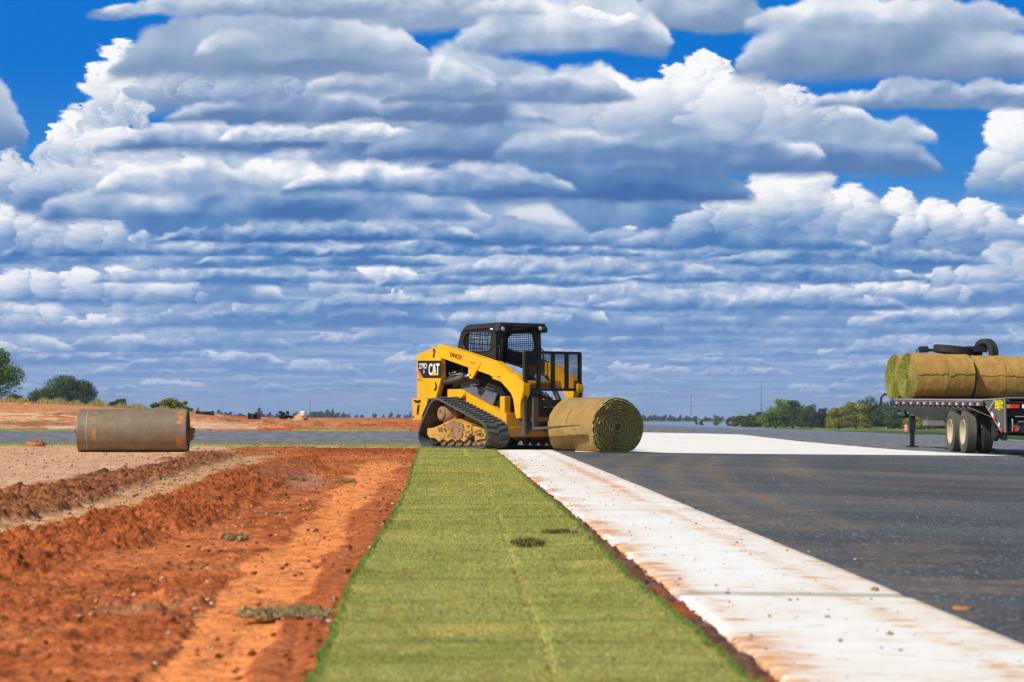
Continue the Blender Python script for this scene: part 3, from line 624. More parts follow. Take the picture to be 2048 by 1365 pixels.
def build_verges():
    rs = np.random.RandomState(9)
    def verge(pts, N, hb, cols, nr=10, nc=200):
        # pts: (x, y0, y1) along X in metres
        xs = np.linspace(pts[0][0], pts[-1][0], nc); y0 = np.interp(xs, [p[0] for p in pts], [p[1] for p in pts]); y1 = np.interp(xs, [p[0] for p in pts], [p[2] for p in pts])
        y0 = y0+fbm(xs*1.5, xs*0, 4, .6, 3)*.35; 
        T = np.linspace(0, 1, nr)[:, None]; X = np.tile(xs, (nr, 1)); Y = y0*(1-T)+y1*T
        n = fbm(X*2, Y*2, 4, .6, 5)
        c = cols[0]*(1-sstep(n, -.3, .3)[..., None])+cols[1]*sstep(n, -.3, .3)[..., None]
        H = .03+.01*n; H[0] = -.02; H[-1] = -.02
        o = mesh_np('turf_verge', np.stack([X, Y, zf(X, Y)+H], -1).reshape(-1, 3), grid_faces(nr, nc), {'turf_colour': c.reshape(-1, 3)}, mat=M_TURF); o['kind'] = 'structure'
        xb = rs.uniform(xs[0], xs[-1], N); t = rs.rand(N); yb = np.interp(xb, xs, y0)*(1-t)+np.interp(xb, xs, y1)*t
        m = rs.rand(N)[:, None]; blades('grass', xb, yb, zf(xb, yb)+.02, hb*(.4+.6*rs.rand(N)), np.full(N, .006), (cols[0]*m+cols[1]*(1-m))*(.7+.6*rs.rand(N))[:, None], rs)
    verge([(-12.5, 38.55, 38.75), (-7, 37.9, 38.8), (-3.5, 37.0, 38.8), (-1.2, 35.2, 38.8), (-.6, 35.1, 38.8)], 9000, .05, (lin(134, 138, 76), lin(172, 154, 98)))
    verge([(-26, 64.6, 66.3), (-14, 65.2, 66.6), (-9.5, 65.9, 66.4)], 3000, .06, (lin(150, 142, 76), lin(120, 140, 60)))
    verge([(-6.9, 65.6, 66.6), (-5.2, 65.1, 66.8), (-3.2, 65.6, 66.6)], 2500, .06, (lin(176, 166, 84), lin(140, 150, 72)))
    # tall dry grass along the crest of the bank
    N = 9000; az = rs.uniform(-.275, -.143, N); Yb = rs.uniform(109, 117, N); Xb = az*Yb
    m = rs.rand(N)[:, None]; dens = np.interp(1024+F*az, [-130, 200, 300, 420], [.42, .40, .30, .16])
    blades('dry_grass', Xb, Yb, zf(Xb, Yb)-.05, dens*(.2+.6*rs.rand(N))*(.5+np.clip(.6+perlin(az*160, az*0+3)*1.2, 0, 1)), np.full(N, .016), (lin(176, 160, 104)*m+lin(124, 128, 70)*(1-m))*(.7+.6*rs.rand(N))[:, None], rs, lean=.4)
build_ground(); build_pavement(); build_sod(); build_verges()

# ---------------------------------------------------------------- modelling kit
def tagp(o, label=None, cat=None, group=None, kind=None):
    if label: o['label'] = label
    if cat: o['category'] = cat
    if group: o['group'] = group
    if kind: o['kind'] = kind
    return o
def empty(name, label, cat, loc=(0, 0, 0), rz=0.0, group=None):
    o = bpy.data.objects.new(name, None); COL.objects.link(o); o.location = loc; o.rotation_euler = (0, 0, rz)
    return tagp(o, label, cat, group)
class MB:
    """collects shapes into one mesh; material slots by index"""
    def __init__(s): s.bm = bmesh.new(); s.mi = 0
    def _fin(s, faces, sm=False):
        for f in faces:
            f.material_index = s.mi; f.smooth = sm
    def box(s, c, size, rot=None, bev=0.0):
        m = Matrix.Translation(Vector(c))
        if rot is not None: m = m @ rot.to_4x4()
        m = m @ Matrix.Diagonal((*size, 1))
        r = bmesh.ops.create_cube(s.bm, size=1.0, matrix=m); vs = r['verts']
        fs = list({f for v in vs for f in v.link_faces})
        s._fin(fs)
        if bev > 0:
            es = list({e for v in vs for e in v.link_edges})
            rr = bmesh.ops.bevel(s.bm, geom=es, offset=bev, segments=2, affect='EDGES', profile=.5)
            s._fin(rr['faces'])
        return s
    def bar(s, p, q, w, h=None, up=(0, 0, 1), bev=0.0):
        p = Vector(p); q = Vector(q); d = q-p; L = d.length; z = d.normalized(); up = Vector(up)
        if abs(z.dot(up)) > .98: up = Vector((1, 0, 0)) if abs(z.x) < .9 else Vector((0, 1, 0))
        x = up.cross(z).normalized(); y = z.cross(x)
        return s.box((p+q)/2, (w, h or w, L), Matrix((x, y, z)).transposed(), bev)
    def cyl(s, p, q, r, r2=None, n=20, caps=True, sm=True):
        p = Vector(p); q = Vector(q); d = q-p; z = d.normalized(); r2 = r if r2 is None else r2
        x = z.orthogonal().normalized(); y = z.cross(x)
        a = []; b = []
        for i in range(n):
            t = 2*math.pi*i/n; o = x*math.cos(t)+y*math.sin(t)
            a.append(s.bm.verts.new(p+o*r)); b.append(s.bm.verts.new(q+o*r2))
        fs = [s.bm.faces.new((a[i], a[(i+1) % n], b[(i+1) % n], b[i])) for i in range(n)]; s._fin(fs, sm)
        if caps: s._fin([s.bm.faces.new(a[::-1]), s.bm.faces.new(b)])
        return s
    def tube(s, pts, r, n=8):
        pts = [Vector(p) for p in pts]; rings = []; x = None
        for i, p in enumerate(pts):
            t = (pts[min(i+1, len(pts)-1)]-pts[max(i-1, 0)]).normalized()
            x = t.orthogonal().normalized() if x is None else (x-t*x.dot(t)).normalized()
            y = t.cross(x); rr = r[i] if isinstance(r, (list, tuple)) else r
            rings.append([s.bm.verts.new(p+(x*math.cos(2*math.pi*k/n)+y*math.sin(2*math.pi*k/n))*rr) for k in range(n)])
        for a, b in zip(rings[:-1], rings[1:]): s._fin([s.bm.faces.new((a[k], a[(k+1) % n], b[(k+1) % n], b[k])) for k in range(n)], True)
        s._fin([s.bm.faces.new(rings[0][::-1]), s.bm.faces.new(rings[-1])]); return s
    def prism(s, pts, off, bev=0.0):
        """closed polygon (3-D points) swept by vector off"""
        off = Vector(off); a = [s.bm.verts.new(Vector(p)) for p in pts]; b = [s.bm.verts.new(Vector(p)+off) for p in pts]; n = len(pts)
        fs = [s.bm.faces.new(a[::-1]), s.bm.faces.new(b)]+[s.bm.faces.new((a[i], a[(i+1) % n], b[(i+1) % n], b[i])) for i in range(n)]
        s._fin(fs)
        if bev > 0:
            es = list({e for f in fs for e in f.edges})
            r = bmesh.ops.bevel(s.bm, geom=es, offset=bev, segments=2, affect='EDGES'); s._fin(r['faces'])
        return s
    def ring(s, outer, inner, off):
        """frame between two polygons with the same number of points"""
        off = Vector(off); O = [Vector(p) for p in outer]; I = [Vector(p) for p in inner]; n = len(O)
        v = [[s.bm.verts.new(p) for p in O], [s.bm.verts.new(p) for p in I], [s.bm.verts.new(p+off) for p in O], [s.bm.verts.new(p+off) for p in I]]
        for i in range(n):
            j = (i+1) % n
            s._fin([s.bm.faces.new((v[0][i], v[0][j], v[1][j], v[1][i])), s.bm.faces.new((v[2][j], v[2][i], v[3][i], v[3][j])),
                    s.bm.faces.new((v[0][j], v[0][i], v[2][i], v[2][j])), s.bm.faces.new((v[1][i], v[1][j], v[3][j], v[3][i]))])
        return s
    def lathe(s, prof, n=48, c=(0, 0, 0), axis=(0, 1, 0), sm=True):
        """profile of (radius, offset along axis), closed loop"""
        z = Vector(axis).normalized(); x = z.orthogonal().normalized(); y = z.cross(x); c = Vector(c)
        rings = [[s.bm.verts.new(c+z*h+(x*math.cos(2*math.pi*k/n)+y*math.sin(2*math.pi*k/n))*r) for k in range(n)] for r, h in prof]
        m = len(prof)
        for i in range(m):
            a, b = rings[i], rings[(i+1) % m]
            s._fin([s.bm.faces.new((a[k], a[(k+1) % n], b[(k+1) % n], b[k])) for k in range(n)], sm)
        return s
    def ball(s, c, r, sub=2, scale=(1, 1, 1), jit=0.0, rs=None):
        rr = bmesh.ops.create_icosphere(s.bm, subdivisions=sub, radius=1.0, matrix=Matrix.Translation(Vector(c)) @ Matrix.Diagonal((r*scale[0], r*scale[1], r*scale[2], 1)))
        if jit:
            for v in rr['verts']: v.co += (v.co-Vector(c))*random.uniform(-jit, jit)
        s._fin({f for v in rr['verts'] for f in v.link_faces}, True); return s
    def build(s, name, mat, parent=None, recalc=True):
        if recalc: bmesh.ops.recalc_face_normals(s.bm, faces=s.bm.faces)
        me = bpy.data.meshes.new(name); s.bm.to_mesh(me); s.bm.free()
        for m in (mat if isinstance(mat, (list, tuple)) else [mat]): me.materials.append(m)
        o = bpy.data.objects.new(name, me); COL.objects.link(o)
        if parent is not None: o.parent = parent
        return o
def text_obj(name, body, mat, parent, mtx, size, depth=.002, sx=1.0, font_w=0.0, shear=0.0):
    cu = bpy.data.curves.new(name, 'FONT'); cu.body = body; cu.size = size; cu.extrude = depth; cu.offset = font_w; cu.align_x = 'CENTER'; cu.align_y = 'CENTER'; cu.space_character = .92; cu.shear = shear
    t = bpy.data.objects.new(name, cu); COL.objects.link(t); bpy.context.view_layer.update()
    me = bpy.data.meshes.new_from_object(t.evaluated_get(bpy.context.evaluated_depsgraph_get()))
    bpy.data.objects.remove(t); me.transform(Matrix.Diagonal((sx, 1, 1, 1))); me.transform(mtx); me.name = name
    me.materials.clear(); me.materials.append(mat)
    o = bpy.data.objects.new(name, me); COL.objects.link(o); o.parent = parent; return o

def paint(name, col, rough=.45, dirt=.25, dirt_col=(.20, .13, .08, 1), metal=0.0, scale=3.0, spec=.4, edge=.0, lowdirt=0.0):
    m, nt, bs = new_mat(name)
    p = nt.n.new('ShaderNodeTexCoord').outputs['Object']
    a = nt.noise(p, scale, 7, .68); b = nt.noise(nt.vm('ADD', p, (4, 4, 4)), scale*7, 4, .6)
    c = nt.mix(nt.math('MULTIPLY', nt.ss(a, .46, .74), dirt), col, dirt_col)
    c = nt.mix(nt.math('MULTIPLY', nt.ss(b, .56, .80), dirt*.6), c, dirt_col)
    if lowdirt:
        g = nt.sep(p)[2]
        lo = nt.math('MULTIPLY', nt.ss(nt.math('ADD', g, nt.math('MULTIPLY', a, .35)), .95, .35), lowdirt)
        c = nt.mix(nt.math('MULTIPLY', lo, nt.ss(b, .3, .6, .35, 1.0)), c, (.36, .22, .12, 1))
    f = nt.ss(nt.noise(p, scale*.6, 3), .3, .7, .88, 1.08)
    c = nt.vm('MULTIPLY', c, nt.comb(f, f, f))
    nt.l.new(c, bs.inputs['Base Color'])
    nt.l.new(nt.ss(a, .3, .7, rough-.08, rough+.22), bs.inputs['Roughness'])
    bs.inputs['Metallic'].default_value = metal; bs.inputs['Specular IOR Level'].default_value = spec
    nt.l.new(nt.bump(b, .08, .004), bs.inputs['Normal'])
    return m
M_YEL = paint('yellow_paint', (.82, .42, .008, 1), .38, .16, (.42, .24, .06, 1), lowdirt=.75, spec=.35)
M_YEL2 = paint('yellow_clean', (.84, .44, .006, 1), .38, .42, (.50, .30, .09, 1), spec=.35)
M_BLK = paint('black_paint', (.012, .013, .016, 1), .42, .30, (.05, .045, .045, 1), spec=.45)
M_BLK2 = paint('dusty_black', (.026, .028, .032, 1), .55, .55, (.11, .10, .09, 1), spec=.3)
M_STEEL = paint('worn_steel', (.10, .088, .078, 1), .5, .6, (.17, .12, .09, 1), metal=.3)
M_GREY = paint('grey_plastic', (.11, .125, .155, 1), .7, .6, (.22, .22, .23, 1))
M_CHROME = paint('bare_metal', (.42, .42, .43, 1), .35, .4, (.20, .17, .15, 1), metal=.7)
M_RUB = paint('track_rubber', (.075, .088, .088, 1), .75, .80, (.20, .185, .14, 1), scale=5, spec=.25)
M_TYRE = paint('tyre_rubber', (.030, .030, .030, 1), .75, .65, (.10, .092, .08, 1), scale=4, spec=.25)
M_TYRE_D = paint('dusty_tyre', (.10, .094, .078, 1), .85, .5, (.17, .15, .12, 1), scale=4, spec=.15)
M_MUD = paint('dried_mud', (.36, .22, .12, 1), .95, .7, (.22, .125, .065, 1), scale=9, spec=.05)
M_WHITE_P = paint('white_marking', (.85, .85, .85, 1), .5, .10)
M_BLACK_P = paint('black_marking', (.01, .01, .01, 1), .5, .05)
M_RED_P = paint('red_marking', (.62, .03, .02, 1), .4, .10)
M_ORANGE_P = paint('orange_marking', (.85, .17, .07, 1), .4, .05)
M_LENS = paint('lamp_glass', (.75, .77, .80, 1), .15, .15, spec=.8)
M_VOID = paint('engine_bay', (.006, .006, .006, 1), .8, .2)

# ================================================================ compact track loader
LO = Vector((-.165, 35.0, 0.0)); LH = Vector((.602, -.799, 0)); LH.normalize(); LR = Vector((LH.y, -LH.x, 0))   # LR: machine's right
def frame_fns(O, H, Rr):
    def side(px, py, d):
        D = Vector(((px-1024)/F, 1, (HOR-py)/F)); C = Vector((0, 0, EYE))
        t = (d-(C-O).dot(Rr))/D.dot(Rr); P = C+D*t-O
        return (P.dot(H), -d, P.z)
    def front(px, py, l):
        D = Vector(((px-1024)/F, 1, (HOR-py)/F)); C = Vector((0, 0, EYE))
        t = (l-(C-O).dot(H))/D.dot(H); P = C+D*t-O
        return (l, -P.dot(Rr), P.z)
    return side, front
S_, F_ = frame_fns(LO, LH, LR)
zA = lambda x, y: (810+x/4.708, 630+y/4.708)
zT = lambda x, y: (825+x/10.24, 780+y/10.24)
zM = lambda x, y: (890+x/10.5, 740+y/10.5)
z1 = lambda x, y: (820+x/11.375, 640+y/11.375)
z2 = lambda x, y: (900+x/11.375, 640+y/11.375)
z3 = lambda x, y: (990+x/11.375, 640+y/11.375)
zK = lambda x, y: (1030+x/7.187, 690+y/7.184)
def sp(fn, pts, d): return [S_(*fn(*p), d) for p in pts]
def catmull(pts, k=6, closed=True):
    out = []; n = len(pts); P = [Vector(p) for p in pts]
    for i in range(n if closed else n-1):
        a, b, c, d = (P[(i-1) % n], P[i], P[(i+1) % n], P[(i+2) % n]) if closed else (P[max(i-1, 0)], P[i], P[i+1], P[min(i+2, n-1)])
        for j in range(k):
            t = j/k; out.append(.5*((2*b)+(c-a)*t+(2*a-5*b+4*c-d)*t*t+(3*b-a-3*c+d)*t**3))
    if not closed: out.append(P[-1])
    return out
def loader():
    root = empty('track_loader', 'yellow and black tracked loader with open cab and forks, parked behind the grass strip', 'track loader', LO, math.atan2(LH.y, LH.x))
    # ---- rubber tracks
    outline = [(430, 215), (375, 265), (330, 340), (230, 560), (150, 760), (112, 900), (112, 1010), (140, 1110), (190, 1185), (255, 1222), (500, 1230), (800, 1236), (1200, 1236), (1420, 1228), (1485, 1175), (1530, 1060), (1537, 950), (1510, 850), (1470, 745), (1400, 670), (1200, 560), (900, 400), (640, 262), (560, 215), (490, 196)]
    path = catmull(sp(zT, outline, .99), 5)
    path = [Vector((p.x, 0, max(p.z, .0)+.022)) for p in path]
    cen = sum(path, Vector())/len(path); n = len(path)
    def track(side):
        t = MB(); y0 = -side*.99; y1 = -side*.55; th = .032
        nor = []
        for i in range(n):
            tg = (path[(i+1) % n]-path[i-1]).normalized(); nn = Vector((tg.z, 0, -tg.x))
            if nn.dot(path[i]-cen) < 0: nn = -nn
            nor.append(nn)
        inn = [path[i]-nor[i]*th for i in range(n)]
        t.ring([Vector((p.x, y0, p.z)) for p in path], [Vector((p.x, y0, p.z)) for p in inn], (0, y1-y0, 0))
        acc = 0; k = 0; step = .052
        for i in range(n):
            a, b = path[i], path[(i+1) % n]; L = (b-a).length; tg = (b-a).normalized()
            while acc < L:
                c = a+tg*acc+nor[i]*.010; row = k % 2
                yc = y0+(y1-y0)*(.27 if row else .73)
                z = nor[i]; x = tg; m = Matrix((x, Vector((0, 1, 0)), z)).transposed()
                m2 = m @ Matrix.Rotation(.18*(1 if row else -1), 3, 'Z')
                t.box((c.x, yc, c.z), (.042, .205, .024), m2, .004)
                acc += step; k += 1
            acc -= L
        o = t.build('rubber_track', M_RUB, root)
        # inner drive lugs and the running gear
        fr = MB()
        poly = [(305, 800), (440, 795), (480, 770), (600, 722), (700, 665), (830, 610), (960, 655), (1080, 700), (1200, 722), (1215, 870), (1180, 940), (1050, 1082), (1000, 1030), (955, 1020), (885, 1078), (830, 1020), (780, 1015), (715, 1082), (640, 1015), (610, 1015), (545, 1085), (470, 1000), (345, 995), (300, 930)]
        pf = [(p[0], -side*.93, p[2]+.01) for p in sp(zT, poly, .93)]
        fr.prism(pf, (0, side*.26, 0), .004)
        pf = [(p[0], -side*.92, p[2]+.01) for p in sp(zT, [(1225, 760), (1330, 780), (1470, 865), (1500, 940), (1480, 1020), (1370, 1020), (1290, 1070), (1235, 900)], .92)]
        fr.prism(pf, (0, side*.22, 0), .004)
        fo = fr.build('track_frame', M_YEL, root)
        for cx, cy, r in ((555, 1080, .082), (720, 1080, .082), (885, 1080, .082), (1050, 1080, .082), (1285, 1050, .105), (1430, 1060, .10)):
            c = S_(*zT(cx, cy), .95); z = max(c[2], r+.058)
            MB().lathe([(r, -.03), (r, .03), (r*.86, .034), (r*.5, .022), (r*.2, .03), (.004, .03), (.004, -.03)], 28, (c[0], -side*.855, z)).build('track_roller', M_MUD, root)
        c = S_(*zT(330, 1020), .95)
        MB().lathe([(.15, -.05), (.15, .05), (.12, .055), (.03, .04), (.004, .04), (.004, -.05)], 32, (c[0]+.02, -side*.80, .21)).build('idler_wheel', M_STEEL, root)
        c = S_(*zT(580, 488), .90)
        hb = MB(); hb.lathe([(.100, -.02), (.104, .02), (.09, .03), (.075, .024), (.004, .026), (.004, -.02)], 32, (c[0], -side*.88, c[2]), (0, -side, 0))
        for k in range(8): a = k*math.pi/4; hb.cyl((c[0]+.062*math.cos(a), -side*.905, c[2]+.062*math.sin(a)), (c[0]+.062*math.cos(a), -side*.915, c[2]+.062*math.sin(a)), .010, n=8)
        hb.cyl((c[0], -side*.87, c[2]), (c[0], -side*.50, c[2]), .13, .16, 32)
        for k in range(12):
            a = k*math.pi/6; hb.box((c[0]+.19*math.cos(a), -side*.70, c[2]+.19*math.sin(a)), (.03, .10, .05), Matrix.Rotation(-a, 3, 'Y'), .004)
        hb.lathe([(.19, -.03), (.19, .03), (.05, .03), (.05, -.03)], 40, (c[0], -side*.70, c[2]))
        hb.build('drive_sprocket', M_MUD, root)
        # mud packed on the frame
        md = MB(); md2 = MB(); md3 = MB(); rs = random.Random(4)
        slab = [(690, 740), (720, 672), (830, 612), (950, 655), (1040, 760), (1010, 900), (960, 1010), (890, 1040), (820, 1000), (790, 900), (770, 820), (720, 790)]
        q = [S_(*zT(*p), .94) for p in slab]; q = catmull([Vector((p[0]+rs.uniform(-.008, .008), 0, p[2]+rs.uniform(-.008, .008))) for p in q], 4)
        md.prism([(p.x+rs.uniform(-.006, .006), -side*.943, p.z+rs.uniform(-.006, .006)) for p in q], (0, side*.04, 0))
        for k in range(200):
            u = rs.random(); cx = 640+u*560; top = np.interp(cx, [640, 830, 950, 1100, 1200], [720, 640, 650, 690, 760]); cy = top+rs.random()**1.3*(980-top)
            tgt = md; q_ = rs.random()
            if q_ < .25: cx = rs.gauss(1340, 60); cy = rs.gauss(880, 40); tgt = md2
            elif q_ < .37: cx = rs.gauss(560, 30); cy = rs.gauss(800, 20); tgt = md3
            c = S_(*zT(cx, cy), .94); r = rs.uniform(.005, .018)*(1.6 if rs.random() < .10 else 1)
            tgt.ball((c[0], -side*rs.uniform(.93, .952), c[2]), r, 1, (rs.uniform(.8, 1.5), .7, rs.uniform(.7, 1.2)), .30)
        for cxy, tg_ in (((1340, 880), md2), ((560, 800), md3)): c = S_(*zT(*cxy), .94); tg_.ball((c[0], -side*.93, c[2]), .045, 2, (1.6, .5, .8), .12)
        for tg_ in (md, md2, md3): tg_.build('caked_mud', M_MUD, fo)
    track(1); track(-1)

    # ---- chassis
    ch = MB()
    poly = sp(zM, [(300, 405), (430, 480), (760, 655), (1110, 850), (1150, 895), (1285, 908), (1290, 1250)], .52)
    z0 = .25; poly = poly+[(poly[-1][0]-.10, -.52, z0), (poly[0][0]-.35, -.52, z0), (poly[0][0]-.35, -.52, poly[0][2])]
    ch.prism(poly, (0, 1.04, 0), .008)
    xf = poly[5][0]
    ch.box((xf+.02, 0, z0+.05), (.06, 1.10, .16), None, .01)
    chassis = ch.build('chassis', M_YEL, root)
    for s in (1, -1):
        q = S_(*zM(1140, 890), .50); q2 = S_(*zM(1235, 570), .50)
        b = MB(); b.box(((q[0]+q2[0])/2+.02, -s*.44, (q[2]+q2[2])/2), (.13, .13, q2[2]-q[2]+.02), None, .012)
        b.build('bumper_post', M_YEL, chassis)
    for s in (1, -1):
        c = S_(*zM(385, 530), .55); tb = MB(); tb.cyl((c[0], -s*.48, c[2]), (c[0], -s*.60, c[2]), .045, n=20); tb.box((c[0]-.10, -s*.53, c[2]-.02), (.14, .08, .05), None, .01)
        tb.build('arm_link_pin', M_YEL, chassis)
    # dark engine and frame core between the arms
    core = MB(); x0 = S_(*zA(345, 600), .40)[0]
    core.prism([(x0-.55, -.40, .55), (x0-.55, -.40, 1.28), (x0+.10, -.40, 1.36), (xf-.42, -.40, 1.20), (xf-.22, -.40, .95), (xf-.12, -.40, .55)], (0, .80, 0), .01)
    core.build('engine_housing', M_VOID, root)
    # grey side guard
    g = MB(); gp = sp(zM, [(325, 250), (480, 200), (640, 300), (850, 425), (1010, 480), (1095, 492), (1010, 740), (900, 690), (560, 500), (325, 400)], .46)
    g.prism(gp, (0, .03, 0), .004)
    for k in range(7):
        a = S_(*zM(860+k*26, 370+k*13), .465); c = S_(*zM(860+k*26, 440+k*10), .465); g.bar(a, c, .006, .006)
    g.bar(S_(*zM(850, 360), .465), S_(*zM(1030, 420), .465), .008)
    g.build('side_guard', M_GREY, root)
    dk = MB(); dk.prism(sp(zM, [(545, 330), (690, 330), (690, 500), (750, 555), (850, 425), (640, 318)], .465), (0, .004, 0)); dk.build('side_vent', M_BLK, root)

    # ---- rear body
    rb = MB()
    tw = [z1(155, 780), z1(380, 715), z1(540, 612), z1(600, 645), z1(700, 870), z1(712, 1330), zA(290, 785), zA(113, 785)]
    for s in (1, -1):
        pts = [S_(*p, .64) for p in tw]; pts = [(p[0], -s*.64, p[2]) for p in pts]; rb.prism(pts, (0, s*.10, 0), .006)
    hood = [S_(*p, .54) for p in (z1(200, 800), z1(520, 700), z1(600, 900), z1(600, 1330), zA(250, 785), zA(120, 785))]
    rb.prism(hood, (0, 1.08, 0), .006)
    hx = max(p[0] for p in hood)
    vb = MB(); vb.box((hx+.06, 0, (hood[1][2]+hood[4][2])/2-.02), (.10, 1.04, hood[1][2]-hood[4][2]-.10)); vb.build('dark_gap_filler', M_VOID, root)  # added near-black filler: the shade behind the tower put in as colour
    rear = rb.build('rear_body', M_YEL2, root)
    lb = MB(); pts = [S_(*zA(*p), .66) for p in ((68, 787), (262, 787), (232, 850), (150, 996), (70, 996))]
    lb.prism([(p[0], -.66, p[2]) for p in pts], (0, .12, 0), .006); lb.prism([(p[0], .66, p[2]) for p in pts], (0, -.12, 0), .006)
    xr = pts[0][0]; lb.box((xr+.12, 0, (pts[0][2]+pts[3][2])/2), (.20, 1.10, pts[0][2]-pts[3][2]-.01), None, .01)
    bump_ = lb.build('rear_bumper', M_YEL, root)
    hl = MB()
    for q in ([(85, 800), (115, 806), (145, 800), (148, 822), (125, 835), (95, 826), (80, 812)], [(118, 848), (138, 846), (134, 890), (124, 942), (108, 938), (112, 885)], [(72, 955), (82, 955), (82, 972), (72, 972)], [(215, 790), (255, 790), (235, 850), (165, 975), (158, 950), (205, 840)]):
        hl.prism([(p[0], -.664, p[2]) for p in sp(zA, q, .664)], (0, .006, 0))
    hl.build('bumper_cutout_dark', M_BLACK_P, bump_)  # flat black patches: the dark inside the holes put in as colour
    dk = MB()
    for q in ([(515, 665), (545, 650), (575, 680), (578, 730), (560, 790), (560, 840), (540, 875), (515, 850), (512, 800), (540, 760), (515, 720)],):
        dk.prism([(p[0], -.642, p[2]) for p in sp(z1, q, .642)], (0, .004, 0))
    dk.build('pivot_slot_dark', M_BLACK_P, rear)  # black patch paints the shade inside the slot
    pn = MB(); c = S_(*z1(545, 700), .645); pn.cyl((c[0], -.645, c[2]), (c[0], -.66, c[2]), .016, n=14); pn.build('pivot_pin', M_CHROME, rear); pn = MB(); c = S_(*z1(540, 820), .645); pn.cyl((c[0], -.645, c[2]), (c[0], -.66, c[2]), .012, n=14); pn.build('pivot_pin', M_CHROME, rear)
    dk = MB(); dk.prism([(p[0], -.642, p[2]) for p in sp(zA, [(277, 630), (286, 630), (300, 655), (303, 690), (285, 725), (268, 700), (284, 690), (286, 660)], .642)], (0, .004, 0)); dk.build('latch_hole_dark', M_BLACK_P, rear)  # black patch paints the shade inside the latch hole
    # decal: black panel with the lettering
    dc = MB(); dc.prism([(p[0], -.6425, p[2]) for p in sp(z1, [(172, 928), (708, 928), (708, 1328), (302, 1328), (185, 1112)], .6425)], (0, .003, 0)); dec = dc.build('decal_panel', M_BLACK_P, rear)
    oc = MB(); oc.prism([(p[0], -.6425, p[2]) for p in sp(z1, [(168, 1105), (183, 1112), (300, 1328), (230, 1328), (168, 1215)], .6425)], (0, .003, 0)); oc.build('orange_stripe', M_ORANGE_P, dec)
    Mxz = Matrix(((1, 0, 0, 0), (0, 0, -1, 0), (0, 1, 0, 0), (0, 0, 0, 1)))
    def put(name, body, cpx, cpy, d, hpx, wpx, mat, parent, ang=0.0, fw=.0, sh=0.0):
        c = S_(cpx, cpy, d); a = S_(cpx-5, cpy, d); b_ = S_(cpx+5, cpy, d); mpp = (b_[0]-a[0])/10
        size = hpx/121*1.40
        o = text_obj(name, body, mat, parent, Matrix.Identity(4), size, .0015, 1.0, fw, sh)
        xs = [v.co.x for v in o.data.vertices]; ys = [v.co.y for v in o.data.vertices]
        cx, cy = (max(xs)+min(xs))/2, (max(ys)+min(ys))/2; sx = wpx*mpp/(max(xs)-min(xs)); sy = hpx/121/(max(ys)-min(ys))
        o.data.transform(Matrix.Translation(Vector(c)) @ Matrix.Rotation(ang, 4, 'Y') @ Mxz @ Matrix.Diagonal((sx, sy, 1, 1)) @ Matrix.Translation((-cx, -cy, 0)))
        return o
    put('lettering', '279D', *z1(295, 1052), .6465, 11.0, 15.6, M_WHITE_P, dec, fw=.0012)
    put('lettering', 'CAT', *z1(548, 1128), .6465, 24.0, 21.5, M_WHITE_P, dec, fw=.006)
    tr = MB(); tr.prism([(p[0], -.650, p[2]) for p in sp(z1, [(548, 1140), (625, 1262), (480, 1262)], .65)], (0, .003, 0)); tr.build('yellow_triangle', M_YEL2, dec)
    put('lettering', '2', *z1(315, 1178), .6465, 5.5, 3.6, M_WHITE_P, dec, fw=.001)
    put('lettering', 'Big Green', *zA(140, 613), .6465, 2.6, 9.5, M_BLACK_P, rear)

    # ---- lift arms
    up = [z1(610, 575), z1(690, 568), z1(780, 590), z2(60, 640), z2(520, 790), z2(900, 940), z2(1040, 945), z2(1150, 1030), z2(1250, 1092), zM(1310, 10), zM(1345, 66), zM(1490, 90), zM(1560, 185), zK(70, 500), zK(118, 560), zK(122, 640), zK(105, 720), zK(75, 810), zK(72, 1060)]
    lo = [zK(12, 1062), zM(1470, 900), zM(1440, 610), zM(1395, 490), zM(1325, 420), zM(1180, 240), zM(980, 180), zM(955, 100), zM(690, 18), z1(1320, 1080), z1(700, 872), z1(640, 700)]
    arm_pts = [S_(*p, .62) for p in up+lo]
    for s in (1, -1):
        a = MB(); a.prism([(p[0], -s*.62, p[2]) for p in arm_pts], (0, s*.14, 0), .010)
        arm = a.build('lift_arm', M_YEL2, root)
        br = MB(); pts = sp(zM, [(480, -6), (485, 110), (528, 188), (562, 190), (662, 18), (800, 0)], .63)
        pts = [S_(*z2(420, 1060), .63), S_(*zM(485, 110), .63), S_(*zM(520, 182), .63), S_(*zM(545, 194), .63), S_(*zM(572, 182), .63), S_(*z2(690, 1010), .63), S_(*z2(690, 985), .63), S_(*z2(660, 955), .63), S_(*z2(480, 890), .63)]
        br.prism([(p[0], -s*.632, p[2]) for p in pts], (0, s*.04, 0), .004); br.build('arm_bracket', M_YEL2, arm)
        pl = MB(); pts = [S_(*p, .63) for p in (z2(770, 1040), z2(900, 1000), z2(1000, 1030), z2(1180, 1240), zM(1285, 210), zM(1330, 330), zM(1320, 415), zM(1180, 245), zM(985, 185), zM(960, 110), z2(880, 1240))]
        pl.prism([(p[0], -s*.628, p[2]) for p in pts], (0, s*.02, 0), .003); pl.build('arm_plate', M_YEL2, arm)
        for q in ((530, 110), (990, 145), (1135, 145)):
            bo = MB(); c = S_(*zM(*q), .635); bo.cyl((c[0], -s*.634, c[2]), (c[0], -s*.646, c[2]), .012, n=10); bo.build('bolt', M_BLK, arm)
        # lift cylinder
        c0 = S_(*zA(368, 640), .57); c1 = S_(*zM(400, 150), .57); c2 = S_(*zM(520, 118), .57)
